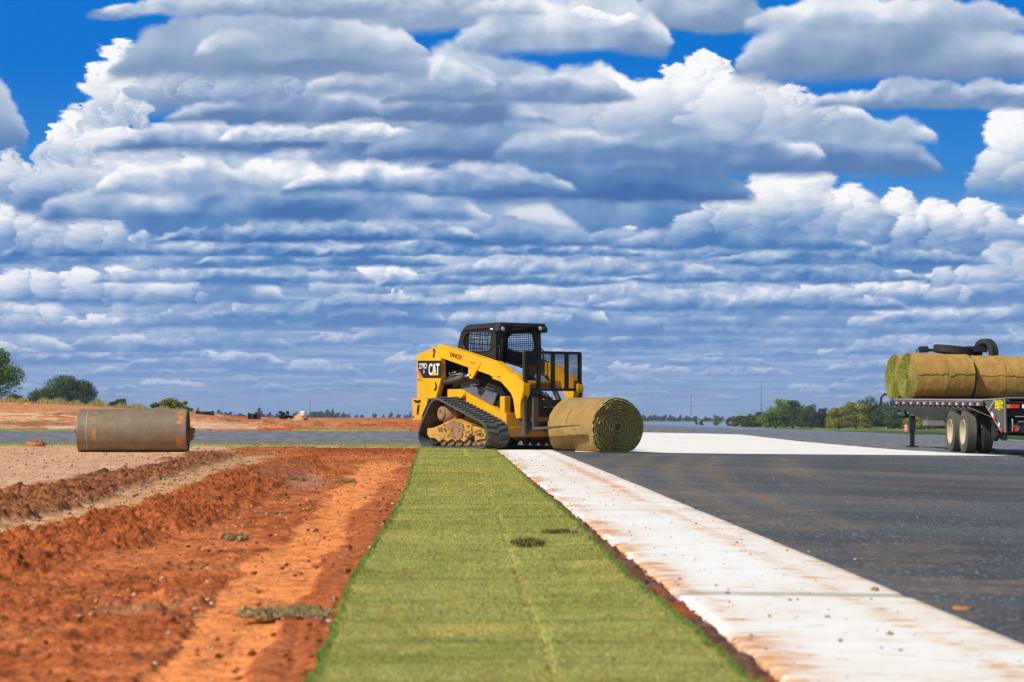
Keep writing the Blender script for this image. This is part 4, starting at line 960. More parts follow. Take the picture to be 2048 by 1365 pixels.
        hc = MB(); hc.cyl((c0[0], -s*.57, c0[2]), (c1[0], -s*.57, c1[2]), .050, n=20); hc.cyl((c1[0]-.02, -s*.57, c1[2]), (c1[0]+.03, -s*.57, c1[2]), .058, n=20)
        cy = hc.build('lift_cylinder', M_STEEL, arm)
        hr = MB(); hr.cyl((c1[0], -s*.57, c1[2]), (c2[0], -s*.57, c2[2]), .026, n=16); hr.build('cylinder_rod', M_CHROME, cy)
        hp = MB(); q0 = S_(*zM(60, 170), .60); q1 = S_(*zM(350, 85), .60)
        hp.tube([(q0[0], -s*.60, q0[2]), ((q0[0]+q1[0])/2, -s*.61, (q0[2]+q1[2])/2+.02), (q1[0], -s*.60, q1[2])], .009)
        hp.tube([S_(*zM(*p), .59) if s > 0 else (S_(*zM(*p), .59)[0], .59, S_(*zM(*p), .59)[2]) for p in ((90, 60), (110, 120), (160, 60), (230, 50))], .008)
        hp.build('hydraulic_pipe', M_CHROME, arm)
    MB().cyl((S_(*zM(1400, 300), .5)[0], -.5, S_(*zM(1400, 300), .5)[2]), (S_(*zM(1400, 300), .5)[0], .5, S_(*zM(1400, 300), .5)[2]), .06, n=24).build('arm_crosstube', M_YEL, root)
    a0 = S_(*z1(760, 900), .62); a1 = S_(*z1(1320, 1080), .62)
    near_arm = [o for o in root.children if o.name.startswith('lift_arm')][0]
    put('lettering', 'YANCEY', *z1(1040, 822), .624, 9.0, 25.5, M_BLACK_P, near_arm, ang=-math.atan2(a1[2]-a0[2], a1[0]-a0[0])*1.0, fw=.0008)
    ln = MB(); ln.bar(S_(*z2(480, 962), .634), S_(*z2(590, 992), .634), .010, .004); ln.bar(S_(*z2(480, 962), .634), S_(*z2(484, 985), .634), .010, .004); ln.build('panel_line', M_BLACK_P, near_arm)

    # ---- cab
    dC = .45; xfr = S_(*z2(1075, 600), dC)[0]
    def rounded(pts, k=5): return catmull(pts, k)
    out = [z2(170, 760), z2(172, 640), z2(205, 470), z2(245, 300), z2(325, 180), z2(440, 112), z2(800, 100), z2(1062, 100), z2(1075, 300), z2(1085, 600), z2(1090, 1000), z2(600, 1000), z2(300, 900)]
    win = [z2(335, 640), z2(308, 520), z2(330, 400), z2(380, 320), z2(470, 284), z2(650, 278), z2(860, 274), z2(925, 315), z2(948, 420), z2(955, 600), z2(905, 690), z2(700, 722), z2(420, 712)]
    def samp(poly_px, d, m=64):
        # resample by angle around the window centre so that both loops match
        P = [Vector(S_(*p, d)) for p in poly_px]; P = catmull(P, 8)
        return P
    wp = catmull([Vector(S_(*p, dC)) for p in win], 6); cw = sum(wp, Vector())/len(wp)
    op = [Vector(S_(*p, dC)) for p in out]
    def ray(poly, c, ang):
        dx, dz = math.cos(ang), math.sin(ang); best = None
        for i in range(len(poly)):
            a, b = poly[i], poly[(i+1) % len(poly)]
            ex, ez = b.x-a.x, b.z-a.z; den = dx*ez-dz*ex
            if abs(den) < 1e-9: continue
            t = ((a.x-c.x)*ez-(a.z-c.z)*ex)/den; u = ((a.x-c.x)*dz-(a.z-c.z)*dx)/den
            if t > 0 and -1e-6 <= u <= 1+1e-6 and (best is None or t > best): best = t
        return Vector((c.x+dx*best, c.y, c.z+dz*best))
    angs = [2*math.pi*k/72 for k in range(72)]
    for v in op: angs.append(math.atan2(v.z-cw.z, v.x-cw.x) % (2*math.pi))
    angs = sorted(set(round(a, 5) for a in angs))
    OO = [ray(op, cw, a) for a in angs]; II = [ray(wp, cw, a) for a in angs]
    cabm = MB()
    for s in (1, -1):
        cabm.ring([(p.x, -s*dC, p.z) for p in OO], [(p.x, -s*dC, p.z) for p in II], (0, s*.035, 0))
        cabm.tube([Vector((p.x, -s*(dC+.004), p.z)) for p in II]+[Vector((II[0].x, -s*(dC+.004), II[0].z))], .010, 6)
    # front frame with arched door opening, in the plane of the front posts
    FX = xfr+.01
    fo = [z3(18, 1000), z3(18, 180), z3(60, 100), z3(150, 92), z3(980, 100), z3(990, 230), z3(1005, 330), z3(1035, 690), z3(1060, 1000)]
    fi = [z3(135, 1000), z3(132, 520), z3(150, 440), z3(230, 330), z3(340, 215), z3(470, 150), z3(600, 138), z3(720, 150), z3(800, 210), z3(870, 320), z3(915, 480), z3(930, 690), z3(940, 1000)]
    fop = [Vector(F_(*p, FX)) for p in fo]; fip = [Vector(F_(*p, FX)) for p in fi]
    fc = Vector(F_(*z3(540, 700), FX))
    def rayf(poly, c, ang):
        dy, dz = math.cos(ang), math.sin(ang); best = None
        for i in range(len(poly)):
            a, b = poly[i], poly[(i+1) % len(poly)]; ey, ez = b.y-a.y, b.z-a.z; den = dy*ez-dz*ey
            if abs(den) < 1e-9: continue
            t = ((a.y-c.y)*ez-(a.z-c.z)*ey)/den; u = ((a.y-c.y)*dz-(a.z-c.z)*dy)/den
            if t > 0 and -1e-6 <= u <= 1+1e-6 and (best is None or t > best): best = t
        return Vector((c.x, c.y+dy*best, c.z+dz*best))
    aa = sorted(set([round(2*math.pi*k/90, 5) for k in range(90)]+[round(math.atan2(v.z-fc.z, v.y-fc.y) % (2*math.pi), 5) for v in fop]))
    cabm.ring([rayf(fop, fc, a) for a in aa], [rayf(fip, fc, a) for a in aa], (-.05, 0, 0))
    cabm.tube([p+Vector((.012, 0, 0)) for p in fip], .010, 6)
    # rear wall and roof
    xb = op[1].x+.06; zt = op[6].z; ztop = zt+.005
    for yy in (-.40, .40): cabm.bar((xb+.02, yy, 1.15), (xb+.16, yy, zt-.03), .07, .07)
    cabm.box((xb+.02, 0, 1.35), (.04, .80, .24), None)
    cab = cabm.build('cab_frame', M_BLK, root)
    rf = MB(); x0 = S_(*z2(330, 160), dC)[0]; F1 = Vector(F_(*z3(1080, 120), FX+.05))
    rf.prism([(x0-.02, -dC-.03, ztop-.10), (x0+.03, -dC-.03, ztop-.045), (x0+.12, -dC-.03, ztop), (FX+.09, -dC-.03, ztop+.012), (FX+.10, -dC-.03, ztop-.05), (FX-.02, -dC-.03, ztop-.065)], (0, 2*dC+.06, 0), .012)
    rf.box((FX+.03, -dC-.015, ztop-.09), (.16, .10, .10), None, .02); rf.box((FX+.03, dC+.01, ztop-.09), (.16, .10, .10), None, .02)
    roof = rf.build('cab_roof', M_BLK2, root)
    for q in ((175, 205), (1030, 200)):
        c = F_(*z3(*q), FX+.11); l_ = MB(); l_.cyl((c[0]-.05, c[1], c[2]), (c[0]+.012, c[1], c[2]), .042, n=24); ho = l_.build('work_light', M_BLK, roof)
        l_ = MB(); l_.cyl((c[0]+.012, c[1], c[2]), (c[0]+.018, c[1], c[2]), .034, .028, n=24); l_.build('light_lens', M_LENS, ho)
    d_ = MB(); c = S_(*z2(945, 205), dC+.01); d_.box(c, (.075, .01, .030), None, .004); d_.build('cab_badge', M_WHITE_P, cab)
    hd = MB(); hd.tube([F_(*z3(70, 590), FX+.03), F_(*z3(100, 620), FX+.05), F_(*z3(112, 700), FX+.06), F_(*z3(115, 960), FX+.05)], .012); hd.build('grab_handle', M_BLK2, cab)
    # wire guards
    def guard(name, corner, ux, uz, nx, nz, clip):
        g = MB()
        for i in range(nx+1):
            pts = [corner+ux*(i/nx)+uz*(k/24) for k in range(25)]; run = []
            for p in pts+[None]:
                if p is not None and clip(p): run.append(p)
                else:
                    if len(run) > 1: g.tube(run, .0062, 5)
                    run = []
        for j in range(nz+1):
            pts = [corner+uz*(j/nz)+ux*(k/30) for k in range(31)]; run = []
            for p in pts+[None]:
                if p is not None and clip(p): run.append(p)
                else:
                    if len(run) > 1: g.tube(run, .0062, 5)
                    run = []
        return g.build(name, M_BLK, cab)
    xs = [p.x for p in II]; zs = [p.z for p in II]
    def inwin(p):
        a = math.atan2(p.z-cw.z, p.x-cw.x); q = ray(wp, cw, a); return (Vector((p.x-cw.x, 0, p.z-cw.z)).length) < (Vector((q.x-cw.x, 0, q.z-cw.z)).length)+.02
    for s in (1, -1):
        guard('side_window_guard', Vector((min(xs), -s*(dC-.02), min(zs))), Vector((max(xs)-min(xs), 0, 0)), Vector((0, 0, max(zs)-min(zs))), 14, 9, inwin)
    guard('rear_window_guard', Vector((xb+.07, -.40, 1.46)), Vector((0, .80, 0)), Vector((.06, 0, zt-1.46)), 14, 8, lambda p: True)
    # seat, controls
    st = MB(); st.box((xb+.55, 0, 1.00), (.48, .46, .14), None, .04); st.box((xb+.28, 0, 1.28), (.14, .46, .50), Matrix.Rotation(-.15, 3, 'Y'), .04)
    st.build('operator_seat', M_BLK, root)
    st = MB()
    for s in (1, -1): st.box((xb+.60, s*.33, 1.12), (.50, .12, .10), None, .02); st.cyl((xb+.82, s*.33, 1.16), (xb+.86, s*.33, 1.34), .018, .026, n=12)
    st.bar((xb+.95, -.36, 1.20), (xb+.95, .36, 1.20), .035, .035); st.build('control_console', M_BLK2, root)
    fl = MB(); fl.box((FX-.05, 0, .78), (.30, .84, .06), None, .01); fl.box((FX-.30, 0, .90), (.04, .84, .30)); fl.build('cab_floor', M_BLK, root)

    # ---- quick coupler and pallet forks
    lc = 1.36; K = lambda x, y, l=lc: Vector(F_(*zK(x, y), l))
    qc = MB()
    for s in (1, -1): qc.box((lc-.10, s*.46, .52), (.12, .10, .52), None, .01); qc.cyl((lc-.17, s*.40, .48), (lc-.17, s*.56, .48), .035, n=16)
    qc.box((lc-.10, 0, .62), (.06, .92, .16), None, .01); qc.box((lc-.10, 0, .36), (.06, .92, .08), None, .01)
    qc.build('quick_coupler', M_STEEL, root)
    for s in (1, -1): tc_ = MB(); tc_.cyl((lc-.10, s*.30, .66), (lc-.36, s*.30, 1.02), .045, n=18); tc_.cyl((lc-.36, s*.30, 1.02), (lc-.55, s*.30, 1.22), .024, n=14); tc_.build('tilt_cylinder', M_BLK, root)
    cr = MB(); tl = K(147, 106); tr_ = K(932, 106); yL, yR = tl.y, tr_.y; zt2 = tl.z; zb2 = K(500, 645).z
    w = .048
    cr.bar((lc, yL, zt2), (lc, yR, zt2), w, .045); cr.bar((lc, yL, zb2), (lc, yR, zb2), w, .045)
    zlow = K(500, 760).z
    for kx in (147, 340, 545, 742, 930):
        y = K(kx, 400).y; cr.bar((lc-.002, y, zt2), (lc-.002, y, zb2), .045, .060 if kx != 147 else .05)
    cr.bar((lc, yR, zb2), (lc, yR, .30), .05, .05)
    car = cr.build('load_backrest', M_BLK, root)
    sd = MB(); sd.bar((lc-.02, yL, zt2+.02), (lc-.02, yL, .62), .04, .05); sd.box((lc-.05, yL+.01, .46), (.10, .05, .42), None, .006)
    sd.build('side_plate', M_STEEL, car)
    lw = MB(); zc1 = (K(450, 790).z+K(450, 895).z)/2; hc1 = K(450, 790).z-K(450, 895).z
    lw.box((lc+.005, (yL+yR)/2, zc1), (.05, abs(yR-yL), hc1), None, .006)
    zc2 = (K(400, 1105).z+K(400, 1175).z)/2; lw.box((lc+.005, (yL+yR)/2, zc2), (.05, abs(yR-yL), .085), None, .006)
    lw.build('fork_carriage', M_BLK2, car)
    # expanded metal: two families of diagonals
    em = MB(); W = abs(yR-yL); Hh = zt2-zb2; y0 = min(yL, yR); sl = .42; pitch = .044
    def diag(sign):
        k = -Hh/sl-.2
        while k < W+Hh/sl+.2:
            a0, b0 = 0.0, Hh
            pts = []
            # line y = k + sign*z/sl
            t0, t1 = 0.0, Hh
            ya, yb = (k, k+Hh/sl) if sign > 0 else (k, k-Hh/sl)
            lo_, hi_ = 0.0, 1.0
            dy = yb-ya
            for lim, sg in ((0.0, 1), (W, -1)):
                f0 = sg*(ya-lim); f1 = sg*(yb-lim)
                if f0 < 0 and f1 < 0: lo_ = 2; break
                if f0 < 0: lo_ = max(lo_, f0/(f0-f1))
                elif f1 < 0: hi_ = min(hi_, f0/(f0-f1))
            if lo_ < hi_:
                em.bar((lc+.012*sign*.2, y0+ya+dy*lo_, zb2+Hh*lo_), (lc+.012*sign*.2, y0+ya+dy*hi_, zb2+Hh*hi_), .0042, .005)
            k += pitch
    diag(1); diag(-1); em.build('expanded_metal', M_BLK, car)
    for s, kx in ((1, 258), (-1, None)):
        y = K(kx, 900).y if kx else -K(258, 900).y
        f = MB(); zt3 = K(258, 760).z; zb3 = K(258, 1222).z
        f.box((lc+.06, y, (zt3+zb3)/2), (.045, .105, zt3-zb3), None, .006)
        L = 1.15 if s > 0 else .55
        q = [(lc+.04, y-.05, zb3), (lc+.04, y-.05, zb3+.045), (lc+.3, y-.05, zb3+.052), (lc+L, y-.05, zb3+.085), (lc+L, y-.05, zb3+.078), (lc+.3, y-.05, zb3+.012)]
        f.prism(q, (0, .10, 0), .003); f.build('fork_tine', M_STEEL, car)
    hs = MB()
    for k in range(4): hs.tube([Vector((lc-.55, .1+.06*k, .95)), Vector((lc-.3, .12+.07*k, .80-.03*k)), Vector((lc-.2, .05+.09*k, .62)), Vector((lc-.12, .10+.08*k, .55))], .014, 8)
    hs.build('hydraulic_hose', M_BLK, root)
    rg = MB(); rg.tube([F_(*zK(365, 50), FX+.05), F_(*zK(400, 75), FX+.10), F_(*zK(408, 200), FX+.14), F_(*zK(405, 380), FX+.14)], .014); rg.build('grab_rail', M_BLK, cab)
    return root
LOADER = loader()

# ================================================================ sod rolls
def turf_roll_material(name, tan, grn, soil):
    m, nt, bs = new_mat(name)
    p = nt.n.new('ShaderNodeTexCoord').outputs['Object']
    k = attr(nt, 'layer', 'Fac')                                # 0 outer soil skin, 1 soil edge, 2 grass edge
    n = nt.noise(p, 14.0, 7, .7); n2 = nt.noise(p, 55.0, 4, .7); n3 = nt.noise(p, 4.0, 4, .6)
    sk = nt.mix(nt.ss(n3, .35, .65), tan, tuple(c*.80 for c in tan[:3])+(1,))
    sk = nt.mix(nt.math('MULTIPLY', nt.ss(n, .52, .72), .55), sk, tuple(c*.42 for c in tan[:3])+(1,))
    sk = nt.mix(nt.math('MULTIPLY', nt.ss(n2, .58, .75), .35), sk, (.10, .07, .03, 1))
    f = nt.ss(n2, .3, .7, .55, 1.5)
    so = nt.vm('MULTIPLY', soil, nt.comb(f, f, f)); gr = nt.vm('MULTIPLY', nt.mix(nt.ss(n, .45, .6), grn, (.42, .38, .15, 1)), nt.comb(f, f, f))
    c = nt.mix(nt.ss(k, .2, .8), sk, so); c = nt.mix(nt.ss(nt.math('ADD', k, nt.math('MULTIPLY', nt.math('SUBTRACT', n2, .5), 1.2)), 1.3, 1.7), c, gr)
    nt.l.new(c, bs.inputs['Base Color']); bs.inputs['Roughness'].default_value = .95; bs.inputs['Specular IOR Level'].default_value = .08
    nt.l.new(nt.bump(nt.math('ADD', n, nt.math('MULTIPLY', n2, .7)), .8, .018), bs.inputs['Normal'])
    return m
M_ROLL_D = turf_roll_material('sod_dark_face', (.40, .255, .095, 1), (.46, .46, .14, 1), (.62, .46, .23, 1))
M_ROLL_L = turf_roll_material('sod_fresh_face', (.50, .30, .085, 1), (.20, .28, .035, 1), (.32, .24, .09, 1))
def roll_section(th, r, R, Rh, Rv, seed, lump=.02):
    w = 1+lump*np.sin(th*2+seed)+.022*np.exp(-((np.mod(th-1.75, 2*np.pi)-np.pi)/.3)**2)*0+lump*.7*np.sin(th*3+seed*2.1)+lump*.4*np.sin(th*5+seed)+.035*np.exp(-((th % (2*np.pi)-1.9)/.35)**2)*(seed < 2)
    y = np.cos(th)*r*Rh/R*w; z = np.sin(th)*r*Rv/R*w
    flat = np.clip(-z/Rv-.35, 0, 1); y = y*(1+.20*flat); 
    z = np.where(z < -.80*Rv, -.80*Rv+(z+.80*Rv)*.45, z)
    return y, z
def make_strip(x0, x1, R, Rh, Rv, seed, bright, end_a=np.pi-.12):
    th_ = .034; r0 = .075; turns = (R-r0)/th_; a0_ = end_a-turns*2*np.pi; rq = np.random.RandomState(int(seed*100))
    n = int(turns*64); t = np.linspace(0, 1, n); ang = a0_+t*turns*2*np.pi; r = r0+t*(R-r0)
    ph = fbm(t*60, t*0+seed, 3, .5, 3)*.006
    yo, zo = roll_section(ang, r+ph, R, Rh, Rv, seed); yi, zi = roll_section(ang, r+ph-.019, R, Rh, Rv, seed); ym, zm = roll_section(ang, r+ph-.011, R, Rh, Rv, seed)
    nx = 26; xs = np.linspace(x0, x1, nx)
    outer = t > (1-1.15/turns)
    def surf(y, z, out):
        X = np.tile(xs, (n, 1)); wv = sstep(t, .93, 1.0)[:, None]*fbm(xs*2.6+seed, xs*0, 3, .6, 3)[None, :]*.16
        r2 = (y if out.max() > 0 else y)[:, None]; Y, Z = roll_section(ang[:, None]+wv, (r+ph-(0 if out.max() > 0 else .019)-.012*sstep(t, .985, 1.0))[:, None], R, Rh, Rv, seed)
        d = fbm(ang[:, None]*3+X*0, X*9, 4, .6, 9+int(seed*3))*.012*out[:, None]
        rad = np.sqrt(Y*Y+Z*Z)+1e-6; Y = Y+Y/rad*d; Z = Z+Z/rad*d
        X[:, 0] += fbm(Y[:, 0]*14, Z[:, 0]*14, 3, .6, 7)*.02; X[:, -1] += fbm(Y[:, -1]*14+5, Z[:, -1]*14, 3, .6, 8)*.02
        return np.stack([X, Y, Z], -1)
    A = surf(yo, zo, outer*1.0); B = surf(yi, zi, outer*0.0)
    co = [A.reshape(-1, 3), B.reshape(-1, 3)]; lay = [np.zeros(n*nx), np.full(n*nx, 2.0)]
    fa = [grid_faces(n, nx), grid_faces(n, nx)[:, ::-1]+n*nx]; base = 2*n*nx
    for e, s in ((0, -1), (-1, 1)):
        E0 = A[:, e, :].copy(); E2 = B[:, e, :].copy(); E0[:, 0] += rq.randn(n)*.005; E1 = np.stack([E0[:, 0]+rq.randn(n)*.005+s*.003, ym, zm], -1); E2[:, 0] += rq.randn(n)*.009-s*.022
        blk = np.stack([E0, E1, E1+np.array([s*.001, 0, 0]), E2], 1); co.append(blk.reshape(-1, 3)); lay.append(np.tile([1.0, 1.0, 2.0, 2.0], n))
        f = grid_faces(n, 4)+base; fa.append(f if s > 0 else f[:, ::-1]); base += 4*n
    # outer free edge of the strip
    return np.concatenate(co), np.concatenate(fa), np.concatenate(lay), (ang, r, t)
def fringe(name, x, s, R, Rh, Rv, seed_, cols, N, parent, ln=.022, rmin=.07):
    seed = (np.pi-.12-(R-.075)/.034*2*np.pi); rs = np.random.RandomState(int(seed_*10)+3); th = rs.rand(N)*2*np.pi; rr = rmin+(R-rmin)*np.sqrt(rs.rand(N)); k = np.floor((rr-.075-.034*((th-seed) % (2*np.pi))/(2*np.pi))/.034)
    rr = np.clip(.075+.034*(k+((th-seed) % (2*np.pi))/(2*np.pi))-.016+rs.randn(N)*.004, rmin*.9, R)
    y, z = roll_section(th, rr, R, Rh, Rv, seed_)
    P = np.stack([np.full(N, x)+0*y, y, z], -1)
    d = np.stack([s*(.4+rs.rand(N)), rs.randn(N)*.7, rs.randn(N)*.6-.5], -1); d /= np.linalg.norm(d, axis=1)[:, None]; L = ln*(.4+rs.rand(N))
    q = rs.randn(N, 3); q[:, 0] *= .2; q /= np.linalg.norm(q, axis=1)[:, None]; w = .0035
    co = np.stack([P-q*w, P+q*w, P+d*L[:, None]], 1).reshape(-1, 3)
    c = cols[rs.randint(0, len(cols), N)]*(.6+.8*rs.rand(N))[:, None]
    me_o = mesh_np(name, co, np.arange(3*N).reshape(-1, 3), {'turf_colour': np.repeat(c, 3, axis=0)}, smooth=False, mat=M_TURF); me_o.parent = parent; return me_o
def sod_roll(label, centre, yaw, L, R, Rh, Rv, seed, mat, dark, group=None, seam=.5, end_a=np.pi-.12):
    root = empty('sod_roll', label, 'sod roll', centre, yaw, group)
    xm = -L/2+L*seam
    for a, b in ((-L/2, xm-.008), (xm+.008, L/2)):
        co, fa, lay, _ = make_strip(a, b, R, Rh, Rv, seed+a, mat, end_a); o = mesh_np('sod_strip', co, fa, {'layer': lay}, mat=mat); o.parent = root
    if dark: cols = np.array([lin(140, 156, 64), lin(100, 114, 44), lin(250, 244, 170), lin(210, 194, 110), lin(150, 118, 70), lin(120, 144, 50), lin(240, 226, 160)])
    else: cols = np.array([lin(150, 178, 52), lin(108, 144, 36), lin(214, 196, 110), lin(190, 172, 90), lin(132, 158, 44)])
    fringe('grass_fringe', -L/2-.004, -1, R, Rh, Rv, seed, cols, 7000, root, .016)
    fringe('grass_fringe', L/2+.004, 1, R, Rh, Rv, seed, cols, 7000, root, .016)
    fringe('grass_fringe', xm, 1, R*1.0, Rh*1.012, Rv*1.012, seed, cols, 1400, root, .012, R*.97)
    return root
# the roll in front of the loader forks; its axis runs with the machine
_yaw = math.atan2(-.799, .602)
_fc = Vector((1.675, 33.14, 0)); _L = 1.10; _ax = Vector((.62, -.785, 0)).normalized()
_c = _fc-_ax*_L/2
ROLL = sod_roll('large tan sod roll with dark layered end, on the pavement before the forks', (_c.x, _c.y, zf1(_c.x, _c.y)+.404), math.atan2(_ax.y, _ax.x), _L, .50, .545, .475, 1.3, M_ROLL_D, True, seam=.42, end_a=-1.9)

# ================================================================ flatbed trailer
TX = 10.2
def PY(px): return TX*F/(px-1024)
def WZ(py, Y): return EYE+(HOR-py)/F*Y
def WX(px, Y): return (px-1024)/F*Y
M_ALU = paint('dull_aluminium', (.38, .38, .38, 1), .45, .3, (.16, .14, .12, 1), metal=.5)
M_FLANGE_LIT = paint('flange_lit_edge', (.80, .80, .78, 1), .5, .2)  # near-white paint puts the sun-caught flange edges into the colour
M_TRAIL = paint('trailer_black', (.014, .014, .016, 1), .5, .45, (.05, .045, .04, 1), spec=.4)
M_RIM = paint('cream_rim', (.50, .42, .27, 1), .6, .6, (.26, .16, .08, 1))
M_TAPE_W = paint('dull_white_tape', (.50, .50, .50, 1), .6, .4, (.2, .18, .16, 1)); M_TAPE_R = paint('dull_red_tape', (.36, .045, .035, 1), .6, .4, (.12, .06, .05, 1))
M_WOOD = paint('deck_boards', (.16, .11, .07, 1), .85, .5, (.08, .06, .04, 1))
M_GALV = paint('grey_box', (.20, .20, .205, 1), .6, .4, (.10, .09, .08, 1))
def tyre_mesh(R=.48, w=.25, rim=.29, mat_n=3, n=64):
    m = MB(); h = w/2
    prof = [(rim, -h*.80), (rim+.05, -h*.98), (rim+.10, -h), (R-.05, -h*.96), (R-.018, -h*.86), (R, -h*.80)]
    g = np.linspace(-h*.78, h*.78, 19)
    for i, x in enumerate(g): prof.append((R-(.014 if i % 4 == 2 else 0)+.002, x))
    prof += [(R, h*.80), (R-.018, h*.86), (R-.05, h*.96), (rim+.10, h), (rim+.05, h*.98), (rim, h*.80)]
    m.lathe(prof, n, (0, 0, 0), (1, 0, 0)); return m
def add_wheel(root, x, y, R, outer, dusty):
    z = zf1(x, y)+R-.006
    o = tyre_mesh(R).build('tyre', M_TYRE_D if dusty else M_TYRE, root); o.location = (x-root.location.x, y-root.location.y, z-root.location.z)
    r = MB(); s = -1
    prof = [(.295, -.11), (.285, -.125), (.27, -.11), (.262, .02), (.20, .06), (.11, .055), (.10, .0), (.07, -.03), (.004, -.03), (.004, .08), (.20, .10), (.295, .10)]
    r.lathe(prof, 40, (0, 0, 0), (1, 0, 0))
    for k in range(10):
        a = k*math.pi/5; r.cyl((.03, .155*math.cos(a), .155*math.sin(a)), (.075, .155*math.cos(a), .155*math.sin(a)), .014, n=8)
    q = r.build('rim', M_RIM, o)
    return o
def trailer():
    root = empty('flatbed_trailer', 'black flatbed trailer with red and white tape along its side, loaded with sod rolls', 'trailer', (11.55, 50.0, -.33))
    off = Vector((-11.55, -50.0, .33))
    class TB(MB):
        def build(s, name, mat, parent=None):
            bmesh.ops.translate(s.bm, verts=s.bm.verts, vec=off) if parent is root or parent is not None else None
            return MB.build(s, name, mat, parent)
    XR = TX+2.75; yR, yF = PY(1966), PY(1781); yE = PY(2010)
    zt = lambda y: .885+(.962-.885)*(y-45.6)/(57-45.6)
    d = TB(); d.prism([(TX+.03, yE, zt(yE)-.035), (TX+.03, yE, zt(yE)-.002), (TX+.03, yF, zt(yF)-.002), (TX+.03, yF, zt(yF)-.035)], (XR-TX-.06, 0, 0)); d.build('deck', M_WOOD, root)
    r = TB()
    for x in (TX, XR-.03): r.prism([(x, yR, zt(yR)-.145), (x, yR, zt(yR)), (x, yF, zt(yF)), (x, yF, zt(yF)-.165)], (.03, 0, 0), .003)
    r.box(((TX+XR)/2, yF+.02, zt(yF)-.09), (XR-TX, .05, .19))
    rail = r.build('side_rail', M_TRAIL, root)
    r = TB(); r.prism([(TX-.012, yR, zt(yR)-.030), (TX-.012, yR, zt(yR)+.006), (TX-.012, yF, zt(yF)+.006), (TX-.012, yF, zt(yF)-.030)], (.012, 0, 0)); r.build('rub_rail', M_ALU, rail)
    r = TB(); r.prism([(TX-.010, yR, zt(yR)-.062), (TX-.010, yR, zt(yR)-.050), (TX-.010, yF, zt(yF)-.050), (TX-.010, yF, zt(yF)-.062)], (.010, 0, 0)); r.build('trim_line', M_ALU, rail)
    for zx in (220, 290, 365, 432, 500, 565, 630, 688, 755, 825, 893, 965, 1040):
        px = 1748+zx/5.057
        for k, (a, b, mt) in enumerate(((0, 3.5, M_TAPE_W), (3.5, 7.0, M_TAPE_R))):
            if k == 0: mt = M_TAPE_W
            y0, y1 = PY(px+a), PY(px+b); t = TB(); ym = (y0+y1)/2
            t.box((TX-.003, ym, zt(ym)-.105), (.006, abs(y0-y1), .062)); t.build('reflective_tape', mt, rail)
    # main beams and tapered outriggers
    w = TB()
    for x in (TX+.82, XR-.87):
        w.prism([(x, yE+.3, zt(yE)-.05), (x, yF-.1, zt(yF)-.05), (x, yF-.1, .78), (x, yF-1.0, .62), (x, 55.0, .43), (x, yE+.3, .40)], (.05, 0, 0)); w.box((x+.025, 50.0, .41), (.16, 11.0, .02))
    w.build('main_beam', M_TRAIL, root)
    for y in np.linspace(yF-.35, 47.2, 17):
        y = float(y); o = TB(); zz = zt(y)-.05
        o.prism([(TX+.04, y, zz), (TX+.80, y, zz), (TX+.80, y, .42), (TX+.04, y, zz-.11)], (0, .014, 0)); ob = o.build('outrigger', M_TRAIL, root)
        o = TB(); o.prism([(TX+.04, y-.02, zz-.112), (TX+.80, y-.02, .418), (TX+.80, y-.02, .396), (TX+.04, y-.02, zz-.134)], (0, .055, 0)); o.build('flange', M_FLANGE_LIT, ob)
    for x in (10.5, 12.5):
        l = TB(); y = 55.1; g = zf1(x, y); l.box((x, y, (.45+g+.42)/2+.03), (.15, .15, .45-g-.36), None, .008); l.box((x, y, (g+.5)/2), (.11, .11, .5-g-.02), None, .008)
        lg = l.build('landing_leg', M_TRAIL, root); l = TB(); l.box((x, y, g+.03), (.30, .26, .035), None, .008); l.build('foot', M_TRAIL, lg)
    b = TB(); b.bar((TX+.28, 56.3, .80), (TX+.36, 56.2, .50), .05); b.bar((TX+.36, 56.2, .48), (TX+.75, 56.3, .80), .03); b.box((TX+.30, 56.2, .47), (.35, .10, .05), None, .01); b.build('winch_bracket', M_TRAIL, root)
    b = TB(); yy = 57.3; pts = [(WX(px, yy), yy, WZ(py, yy)) for px, py in ((1779, 789), (1771, 789), (1765, 792), (1762, 799), (1761, 808), (1756, 813), (1748, 815), (1742, 816))]; b.tube(catmull([Vector(p) for p in pts], 4, False), .030, 8); b.build('air_hose', M_BLK, root)
    b = TB(); x0, x1 = WX(1850, 51.5), WX(1893, 51.5); b.box(((x0+x1)/2, 51.5, (WZ(842, 51.5)+WZ(852, 51.5))/2), (x1-x0, .5, WZ(842, 51.5)-WZ(852, 51.5)), None, .01); b.bar((x0+.02, 51.3, .52), (x0+.02, 51.3, .36), .02); b.build('tool_box', M_GALV, root)
    # wheels
    for y in (49.0, 47.6):
        add_wheel(root, TX+.135, y, .48, True, True); add_wheel(root, TX+.50, y, .478, False, False); add_wheel(root, XR-.50, y, .478, False, False); add_wheel(root, XR-.135, y, .48, True, False)
        a = TB(); g = zf1(TX, y)+.48; a.cyl((TX+.25, y, g), (XR-.25, y, g-.05), .065, n=16); a.box((TX+.95, y, g+.10), (.12, .8, .06)); a.build('axle', M_TRAIL, root)
    sus = TB(); rs = random.Random(2)
    for k in range(16):
        sus.box((WX(rs.uniform(1990, 2006), 46.2), 46.2+rs.uniform(-.3, .3), WZ(rs.uniform(838, 880), 46.2)), (rs.uniform(.05, .16), rs.uniform(.05, .3), rs.uniform(.04, .14)), None, .008)
    sus.box((WX(1998, 46.2), 46.3, WZ(858, 46.2)), (.22, .35, .42), None, .02); sus.build('suspension', M_TRAIL, root)
    # rear gusset plate
    P = lambda px, py: (TX, PY(px), WZ(py, PY(px)))
